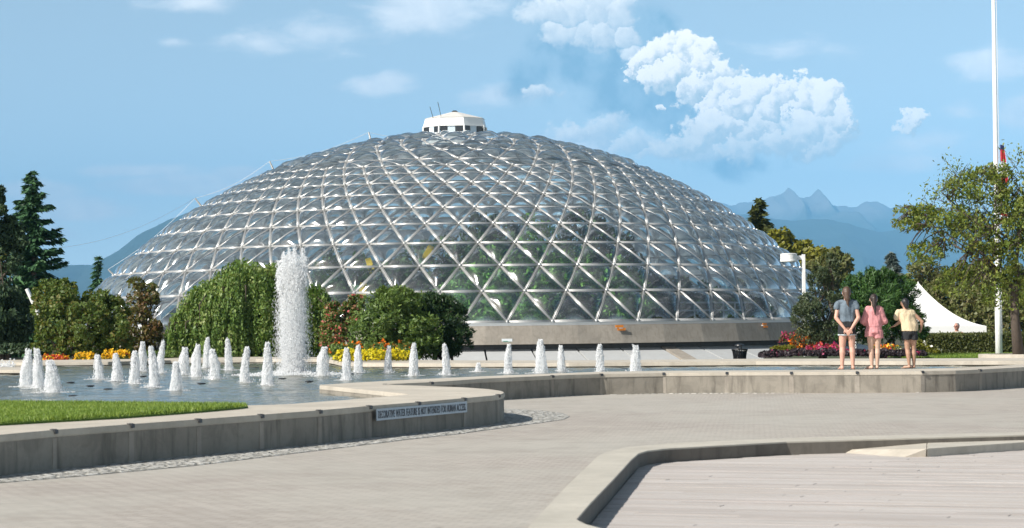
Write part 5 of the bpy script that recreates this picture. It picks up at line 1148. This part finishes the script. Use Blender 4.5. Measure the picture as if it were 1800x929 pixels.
# idle nozzles
noz = None
lab_n = ['left of the wide cone-shaped jet, farther one', 'between the first two blunt jets on open water', 'in open water, rightmost of the left ones', 'closest to the lawn edge at the left', 'in front of the broad leaning jet', 'right of the slim far jet', 'right of the thick rounded jet', 'in front of the great jet', 'behind the pointed jet', 'behind the lower jet of the close pair', 'behind the slim jet near the coping tongue', 'between the last two jets on the right']
for (px, py), lb in zip([(124, 674), (158.7, 680), (190, 685.7), (129, 697.8), (354, 675.8), (414, 659.5), (496.6, 667), (543.7, 672), (450, 648), (251.5, 663), (617, 659), (1097, 650)], lab_n):
    p = G(px, py, ZW)
    if noz is None:
        nb = MB(); nb.lathe((0, 0, 0), [(.05, -.15), (.05, .0), (.085, .004), (.085, .022), (.04, .03)], 14); noz = nb.build('fountain_nozzle', M['black'], loc=p); o = noz
    else: o = noz.copy(); COL.objects.link(o); o.location = p
    tag(o, 'dark idle fountain nozzle at water level, '+lb, 'nozzle', 'idle nozzles in the pool')

# ================================================================ PEOPLE
def skinmat(nm, c):
    return mat(nm, lambda t: bsdf(t, t.mix(t.noise(pos(t), 12, 4), tuple(a*.92 for a in c), tuple(min(1, a*1.08) for a in c)), .5, 0, None, Subsurface_Weight=.08, Subsurface_Radius=(.02, .008, .004)))
SK = [skinmat('fair_skin', (.58, .33, .25)), skinmat('light_skin', (.56, .37, .28)), skinmat('tan_skin', (.43, .25, .17)), skinmat('ruddy_skin', (.50, .24, .18))]  # each person's own base skin tone
def clothmat(nm, c, v=.14): return mat(nm, lambda t: bsdf(t, t.mix(t.rng(t.noise(pos(t), 9, 5, .65), .3, .7), tuple(a*(1-v) for a in c), tuple(min(1, a*(1+v)) for a in c)), .85, 0, t.noise(pos(t), 22, 4, .6, 1.), .5, .02))
CL = dict(grey=clothmat('slate_grey_jersey', (.13, .17, .21), .2), blk=clothmat('black_shorts_cloth', (.018, .019, .022)), pink=clothmat('dusty_pink_cloth', (.60, .26, .27)), beige=clothmat('beige_jersey', (.62, .50, .33)), trim=clothmat('pale_hem_trim', (.55, .62, .66)), plaid=clothmat('check_shirt_cloth', (.33, .34, .28), .5))
def hairmat(nm, a, b): return mat(nm, lambda t: bsdf(t, t.mix(t.noise(t.vmath('MULTIPLY', pos(t), (90., 90., 6.)), 1., 4), a, b), .45, 0, t.noise(t.vmath('MULTIPLY', pos(t), (90., 90., 6.)), 1., 4), .6, .01))
HR = dict(brown=hairmat('brown_hair', (.05, .028, .018), (.12, .07, .045)), dark=hairmat('dark_hair', (.018, .012, .010), (.05, .032, .025)), blk=hairmat('black_hair', (.008, .007, .008), (.03, .026, .026)), grey=hairmat('grey_hair', (.2, .18, .17), (.4, .38, .36)))
def cap(mb, a, b, ra, rb, n=12):
    """tapered capsule"""
    a, b = Vector(a), Vector(b); t = (b-a).normalized() if (b-a).length > 1e-6 else Vector((0, 0, 1)); pts = [a-t*ra*c for c in (.98, .85, .5)]+[a, b]+[b+t*rb*c for c in (.5, .85, .98)]
    rd = [ra*.2, ra*.53, ra*.87, ra, rb, rb*.87, rb*.53, rb*.2]; mb.tube(pts, rd, n)
def ball(mb, c, rx, ry, rz):
    c = Vector(c); n, m_ = 16, 10; vs_ = [c+Vector((rx*math.sin(math.pi*(i+.5)/m_)*math.cos(2*math.pi*k/n), ry*math.sin(math.pi*(i+.5)/m_)*math.sin(2*math.pi*k/n), -rz*math.cos(math.pi*(i+.5)/m_))) for i in range(m_) for k in range(n)]
    mb.add(vs_, [(i*n+k, i*n+(k+1) % n, (i+1)*n+(k+1) % n, (i+1)*n+k) for i in range(m_-1) for k in range(n)]+[tuple(range(n))[::-1], tuple(range((m_-1)*n, m_*n))])
def hand(mb, w_, d, up, side, s=1., curl=.5):
    """w_: wrist, d: direction of the hand, up: back-of-hand normal, side: towards the thumb"""
    d, up, side = d.normalized(), up.normalized(), side.normalized(); p = w_+d*.075*s
    for q in (-.5, 0, .5): cap(mb, w_+side*q*.028*s, p+side*q*.052*s, .015*s, .0135*s, 8)
    for k, l in enumerate((.068, .078, .072, .056)):
        q = (1.5-k)*.0185*s; a = p+side*q; d1 = (d-up*curl*.5).normalized(); m1 = a+d1*l*.5*s; d2 = (d-up*curl*1.5).normalized(); e = m1+d2*l*.5*s
        cap(mb, a, m1, .0092*s, .0085*s, 7); cap(mb, m1, e, .0082*s, .007*s, 7)
    t0_ = w_+d*.025*s+side*.028*s; t1_ = t0_+(d*.6+side*.8).normalized()*.035*s; t2_ = t1_+(d*.9+side*.25-up*.3).normalized()*.032*s; cap(mb, t0_, t1_, .0125*s, .0105*s, 8); cap(mb, t1_, t2_, .010*s, .0085*s, 8)
def person(px, py, hgt, label, skin, arms, hair, pose, lean=(0, 0), turn=0., stance=.09, bend=0., feet=None, headturn=0., z0=T):
    """figure with its back to the camera (faces +y). arms: [(elbow, wrist, palm dir, up, thumb side)] in units of body height"""
    g = G(px, py, z0); root = empty('person', (g.x, g.y, z0), label, 'person', rz=turn); S = hgt; v = lambda x, y, z: Vector((x*S, y*S, z*S)); lx, ly = lean
    mb = MB(); hip = v(lx*.35, ly*.35, .53); ch = v(lx*.8, ly*.8, .72); nk = v(lx*1.0, ly*1.0, .835); hd = v(lx*1.1, ly*1.15, .925)
    feet = feet or ((-stance*.5, 0, -.12), (stance*.5, 0, .12)); 
    for sg_, (fx, fy, ft_) in zip((-1, 1), feet):
        h_ = hip+v(sg_*.045, 0, -.03); an = v(fx, fy, .042); kn = h_.lerp(an, .49)+v(sg_*.004, .012, 0)
        cap(mb, h_, kn, .058*S, .036*S, 14); cap(mb, kn, kn.lerp(an, .3)+v(0, -.010, 0), .034*S, .036*S, 12); cap(mb, kn.lerp(an, .3)+v(0, -.010, 0), an, .035*S, .0195*S, 12)
        fd = Vector((math.sin(ft_), math.cos(ft_), 0)); cap(mb, an+v(0, -.012, -.017), an+fd*.07*S+v(0, 0, -.022), .020*S, .022*S, 10); sd_ = Vector((fd.y, -fd.x, 0))
        for q in range(5): cap(mb, an+fd*.085*S+sd_*(q-2)*.0105*S+v(0, 0, -.032), an+fd*(.115-.004*abs(q-2-sg_))*S+sd_*(q-2)*.0115*S+v(0, 0, -.035), .0078*S, .0065*S, 7)
    mb.loft([(hip+v(0, 0, -.05), .085*S, .062*S), (hip, .098*S, .070*S), (hip+v(0, 0, .06), .082*S, .056*S), (hip.lerp(ch, .55), .076*S, .052*S), (ch, .092*S, .060*S), (ch+v(0, 0, .055), .098*S, .055*S), (nk+v(0, 0, -.02), .062*S, .040*S), (nk, .034*S, .032*S)])
    cap(mb, nk+v(0, 0, -.02), hd+v(0, 0, -.03), .034*S, .030*S, 12)
    hs = 1.0; ball(mb, hd, .047*S, .057*S, .066*S); ball(mb, hd+v(0, .018, -.034), .034*S, .036*S, .036*S)
    ht = Matrix.Rotation(headturn, 3, 'Z'); fv = lambda x, y, z: hd+ht @ Vector((x*S, y*S, z*S))
    cap(mb, fv(0, .052, .004), fv(0, .068, -.014), .006*S, .009*S, 7)                                   # nose
    for sg_ in (-1, 1):
        cap(mb, fv(sg_*.047, .0, .006), fv(sg_*.048, -.004, -.018), .009*S, .006*S, 7)                  # ears
        cap(mb, fv(sg_*.02, .050, .012), fv(sg_*.026, .047, .012), .008*S, .007*S, 6)                   # brow/eyelids
    cap(mb, fv(-.012, .052, -.034), fv(.012, .052, -.034), .005*S, .005*S, 6)                            # lips
    shz = nk+v(0, 0, -.032)
    for sg_, (el, wr, hdir, hup, hside, curl) in zip((-1, 1), arms):
        sh_ = shz+v(sg_*.098, 0, -.012); E1, W1 = v(*el), v(*wr); cap(mb, shz+v(sg_*.05, 0, 0), sh_, .036*S, .034*S, 12); cap(mb, sh_, E1, .031*S, .0235*S, 12); cap(mb, E1, E1.lerp(W1, .35), .0245*S, .0235*S, 12); cap(mb, E1.lerp(W1, .35), W1, .023*S, .0145*S, 12)
        hand(mb, W1, Vector(hdir), Vector(hup), Vector(hside), S/1.65*.98, curl)
    body = mb.build('body', skin, root); bake(body, .0062, 2)
    # eyes
    for sg_ in (-1, 1): mb = MB(); ball(mb, fv(sg_*.02, .051, .005), .006*S, .005*S, .0045*S); mb.build('eye', M['black'], body)
    return root, S, v, hip, ch, nk, hd, shz, fv
def hem(name, m_, root, rings, extra=None, vox=.009, it=2):
    mb = MB(); mb.loft(rings)
    if extra: extra(mb)
    o = mb.build(name, m_, root); bake(o, vox, it)
    # soft folds
    me = o.data; n = len(me.vertices); c = np.zeros(n*3); nn = np.zeros(n*3); me.vertices.foreach_get('co', c); me.vertices.foreach_get('normal', nn); c = c.reshape(-1, 3); nn = nn.reshape(-1, 3)
    d = np.array([mnoise.fractal(Vector((p[0]*9+3, p[1]*9, p[2]*3.5)), 1., 2., 3) for p in c])*.016
    me.vertices.foreach_set('co', (c+nn*d[:, None]).ravel()); me.update(); return o
# girl 1: grey tee, dark shorts with pale hem, hands clasped behind
a1 = [((-.135, -.035, .625), (-.038, -.085, .492), (.55, -.2, -.8), (0, -1, 0), (-.5, 0, -.4), .4), ((.135, -.035, .625), (.038, -.090, .488), (-.55, -.2, -.8), (0, -1, 0), (.5, 0, -.4), .4)]
root, S, v, hip, ch, nk, hd, shz, fv = person(1490, 650.3, 1.68, 'tallest barefoot person on the coping, grey T-shirt, dark shorts, hands clasped behind the back', SK[0], a1, None, None, stance=.13)
hem('t_shirt', CL['grey'], root, [(hip+v(0, 0, .045), .100*S, .075*S), (hip+v(0, 0, .1), .098*S, .072*S), (ch, .106*S, .074*S), (ch+v(0, 0, .06), .110*S, .066*S), (nk+v(0, 0, -.022), .066*S, .048*S), (nk+v(0, 0, -.004), .042*S, .040*S)],
    lambda mb: [(cap(mb, shz+v(s_*.045, 0, .002), shz+v(s_*.098, 0, -.012), .041*S, .041*S, 14), cap(mb, shz+v(s_*.098, 0, -.012), shz+v(s_*.117, -.012, -.052), .041*S, .041*S, 14)) for s_ in (-1, 1)])
for nm, z_, dz, mm, ad in (('shorts', -.105, .165, 'blk', 0), ('shorts_hem', -.118, .014, 'trim', .002)):
    hem(nm, CL[mm], root, [(hip+v(0, 0, .055 if nm == 'shorts' else -.103), (.096 if nm == 'shorts' else .02)*S, .070*S if nm == 'shorts' else .02*S), (hip+v(0, 0, -.02 if nm == 'shorts' else -.105), (.106 if nm == 'shorts' else .02)*S, .078*S if nm == 'shorts' else .02*S)] if nm == 'shorts' else [(hip+v(-.05, 0, -.118), .060*S, .066*S), (hip+v(-.05, 0, -.105), .060*S, .066*S)],
        (lambda mb: [mb.loft([(hip+v(s_*.048, 0, -.106), .059*S, .066*S), (hip+v(s_*.046, 0, .0), .060*S, .068*S)]) for s_ in (-1, 1)]) if nm == 'shorts' else (lambda mb: mb.loft([(hip+v(.05, 0, -.118), .060*S, .066*S), (hip+v(.05, 0, -.105), .060*S, .066*S)])))
mb = MB(); ball(mb, hd+v(0, -.012, .012), .054*S, .060*S, .064*S); cap(mb, hd+v(0, -.035, .0), hd+v(0, -.05, -.075), .044*S, .034*S); cap(mb, hd+v(.0, -.05, -.05), nk+v(.004, -.066, -.045), .026*S, .016*S); cap(mb, nk+v(.004, -.066, -.045), nk+v(.016, -.068, -.085), .014*S, .006*S); o = mb.build('hair', HR['brown'], root); bake(o, .009, 2)
# girl 2: pink long-sleeved romper, ponytail, forearms forward
a2 = [((-.128, .01, .625), (-.085, .12, .61), (.3, 1, .0), (0, 0, 1), (1, 0, 0), .7), ((.128, .01, .625), (.085, .12, .61), (-.3, 1, 0), (0, 0, 1), (-1, 0, 0), .7)]
root, S, v, hip, ch, nk, hd, shz, fv = person(1537.5, 649.5, 1.53, 'middle of the three people on the coping, dusty pink top and shorts, dark ponytail', SK[1], a2, None, None, stance=.07, feet=((-.035, 0, -.75), (.035, .01, .05)))
hem('pink_top', CL['pink'], root, [(hip+v(0, 0, .03), .112*S, .086*S), (hip+v(0, 0, .07), .108*S, .082*S), (ch+v(0, 0, -.04), .106*S, .080*S), (ch+v(0, 0, .05), .112*S, .072*S), (nk+v(0, 0, -.03), .078*S, .052*S), (nk+v(0, 0, -.006), .050*S, .044*S)],
    lambda mb: [(cap(mb, shz+v(s_*.065, 0, -.008), v(s_*.136, .005, .64), .048*S, .050*S, 14), cap(mb, v(s_*.136, .005, .64), v(s_*.10, .09, .605), .050*S, .034*S, 14)) for s_ in (-1, 1)])
hem('pink_shorts', CL['pink'], root, [(hip+v(0, 0, .06), .100*S, .078*S), (hip+v(0, 0, -.03), .118*S, .090*S), (hip+v(0, 0, -.05), .114*S, .088*S)], lambda mb: [mb.loft([(hip+v(s_*.054, 0, -.108-.012*s_), .066*S, .072*S), (hip+v(s_*.052, 0, -.02), .066*S, .080*S)]) for s_ in (-1, 1)])
mb = MB(); ball(mb, hd+v(0, -.010, .012), .053*S, .059*S, .062*S); cap(mb, hd+v(0, -.05, .01), hd+v(-.004, -.062, -.09), .036*S, .028*S); cap(mb, hd+v(-.004, -.062, -.09), nk+v(.006, -.075, -.06), .024*S, .018*S); cap(mb, nk+v(.006, -.075, -.06), nk+v(.004, -.08, -.115), .017*S, .006*S); o = mb.build('hair', HR['dark'], root); bake(o, .009, 2)
# girl 3: beige tee, black shorts, turned a little left, left arm reaching out
a3 = [((-.155, .03, .665), (-.235, .085, .60), (-.75, .35, -.25), (0, 0, 1), (.3, 1, 0), .6), ((.155, .02, .66), (.155, .075, .55), (.1, .8, -.4), (1, 0, 0), (0, .2, 1), .6)]
root, S, v, hip, ch, nk, hd, shz, fv = person(1604, 648.3, 1.44, 'shortest barefoot person on the coping, beige T-shirt, black shorts, one arm reaching left', SK[2], a3, None, None, lean=(-.075, .05), stance=.07, feet=((-.045, 0, -1.0), (.03, .03, -.15)), turn=.12, headturn=.55)
hem('t_shirt', CL['beige'], root, [(hip+v(.0, 0, .0), .124*S, .096*S), (hip+v(0, 0, .08), .122*S, .090*S), (ch, .122*S, .084*S), (ch+v(0, 0, .05), .120*S, .074*S), (nk+v(0, 0, -.025), .074*S, .052*S), (nk+v(0, 0, -.004), .046*S, .042*S)],
    lambda mb: [(cap(mb, shz+v(s_*.045, 0, .002), shz+v(s_*.10, 0, -.012), .044*S, .044*S, 14), cap(mb, shz+v(s_*.10, 0, -.012), shz+v(s_*.132, .010, -.078), .044*S, .047*S, 14)) for s_ in (-1, 1)])
hem('shorts', CL['blk'], root, [(hip+v(0, 0, .05), .105*S, .078*S), (hip+v(0, 0, -.03), .116*S, .088*S), (hip+v(0, 0, -.05), .112*S, .084*S)], lambda mb: [mb.loft([(hip+v(s_*.056, 0, -.125), .064*S, .074*S), (hip+v(s_*.052, 0, -.02), .064*S, .078*S)]) for s_ in (-1, 1)])
mb = MB(); ball(mb, hd+v(.004, -.012, .012), .054*S, .059*S, .062*S); cap(mb, hd+v(.008, -.03, -.01), hd+v(.012, -.04, -.05), .044*S, .032*S); o = mb.build('hair', HR['blk'], root); bake(o, .009, 2)
# man behind the hedge, seen from the chest up, facing the camera's left
y = 79; s = pm(y); zt_ = hz_(1683, 568, y); hgt = 1.74; z0 = zt_-hgt*.99; p = V(1684, 568, y)
am = [((-.14, .0, .63), (-.12, .10, .52), (0, .8, -.6), (-1, 0, 0), (0, .2, 1), .5), ((.14, 0, .63), (.12, .10, .52), (0, .8, -.6), (1, 0, 0), (0, .2, 1), .5)]
GB = G(1684, 640, z0) if False else None
def G(px, py, z=0., _G=G): return Vector((p.x, y, z)) if px == -1 else _G(px, py, z)
root, S, v, hip, ch, nk, hd, shz, fv = person(-1, 0, hgt, 'man with short grey hair and checked shirt behind the hedge before the tent', SK[3], am, None, None, z0=z0, turn=math.pi*.8, lean=(0, .05))
hem('shirt', CL['plaid'], root, [(hip+v(0, 0, -.02), .122*S, .086*S), (ch, .122*S, .082*S), (ch+v(0, 0, .06), .124*S, .072*S), (nk+v(0, 0, -.02), .07*S, .05*S), (nk+v(0, 0, .0), .042*S, .040*S)], lambda mb: [cap(mb, shz+v(s_*.065, 0, -.008), shz+v(s_*.135, .0, -.10), .046*S, .044*S, 14) for s_ in (-1, 1)])
hem('trousers', CL['blk'], root, [(hip+v(0, 0, .04), .105*S, .076*S), (hip+v(0, 0, -.05), .108*S, .08*S)], lambda mb: [mb.loft([(v(s_*.05, 0, .05), .045*S, .05*S), (hip+v(s_*.052, 0, -.02), .064*S, .078*S)]) for s_ in (-1, 1)])
mb = MB(); ball(mb, hd+v(0, -.012, .018), .051*S, .057*S, .056*S); o = mb.build('hair', HR['grey'], root); bake(o, .01, 2)
mb = MB()
for sg_ in (-1, 1): mb.tube([fv(sg_*.022+.014*math.cos(a), .060, .008+.011*math.sin(a)) for a in np.linspace(0, 6.283, 13)], .002*S, 5)
mb.tube([fv(-.008, .061, .010), fv(.008, .061, .010)], .002*S, 5); mb.build('glasses', M['black'], root)
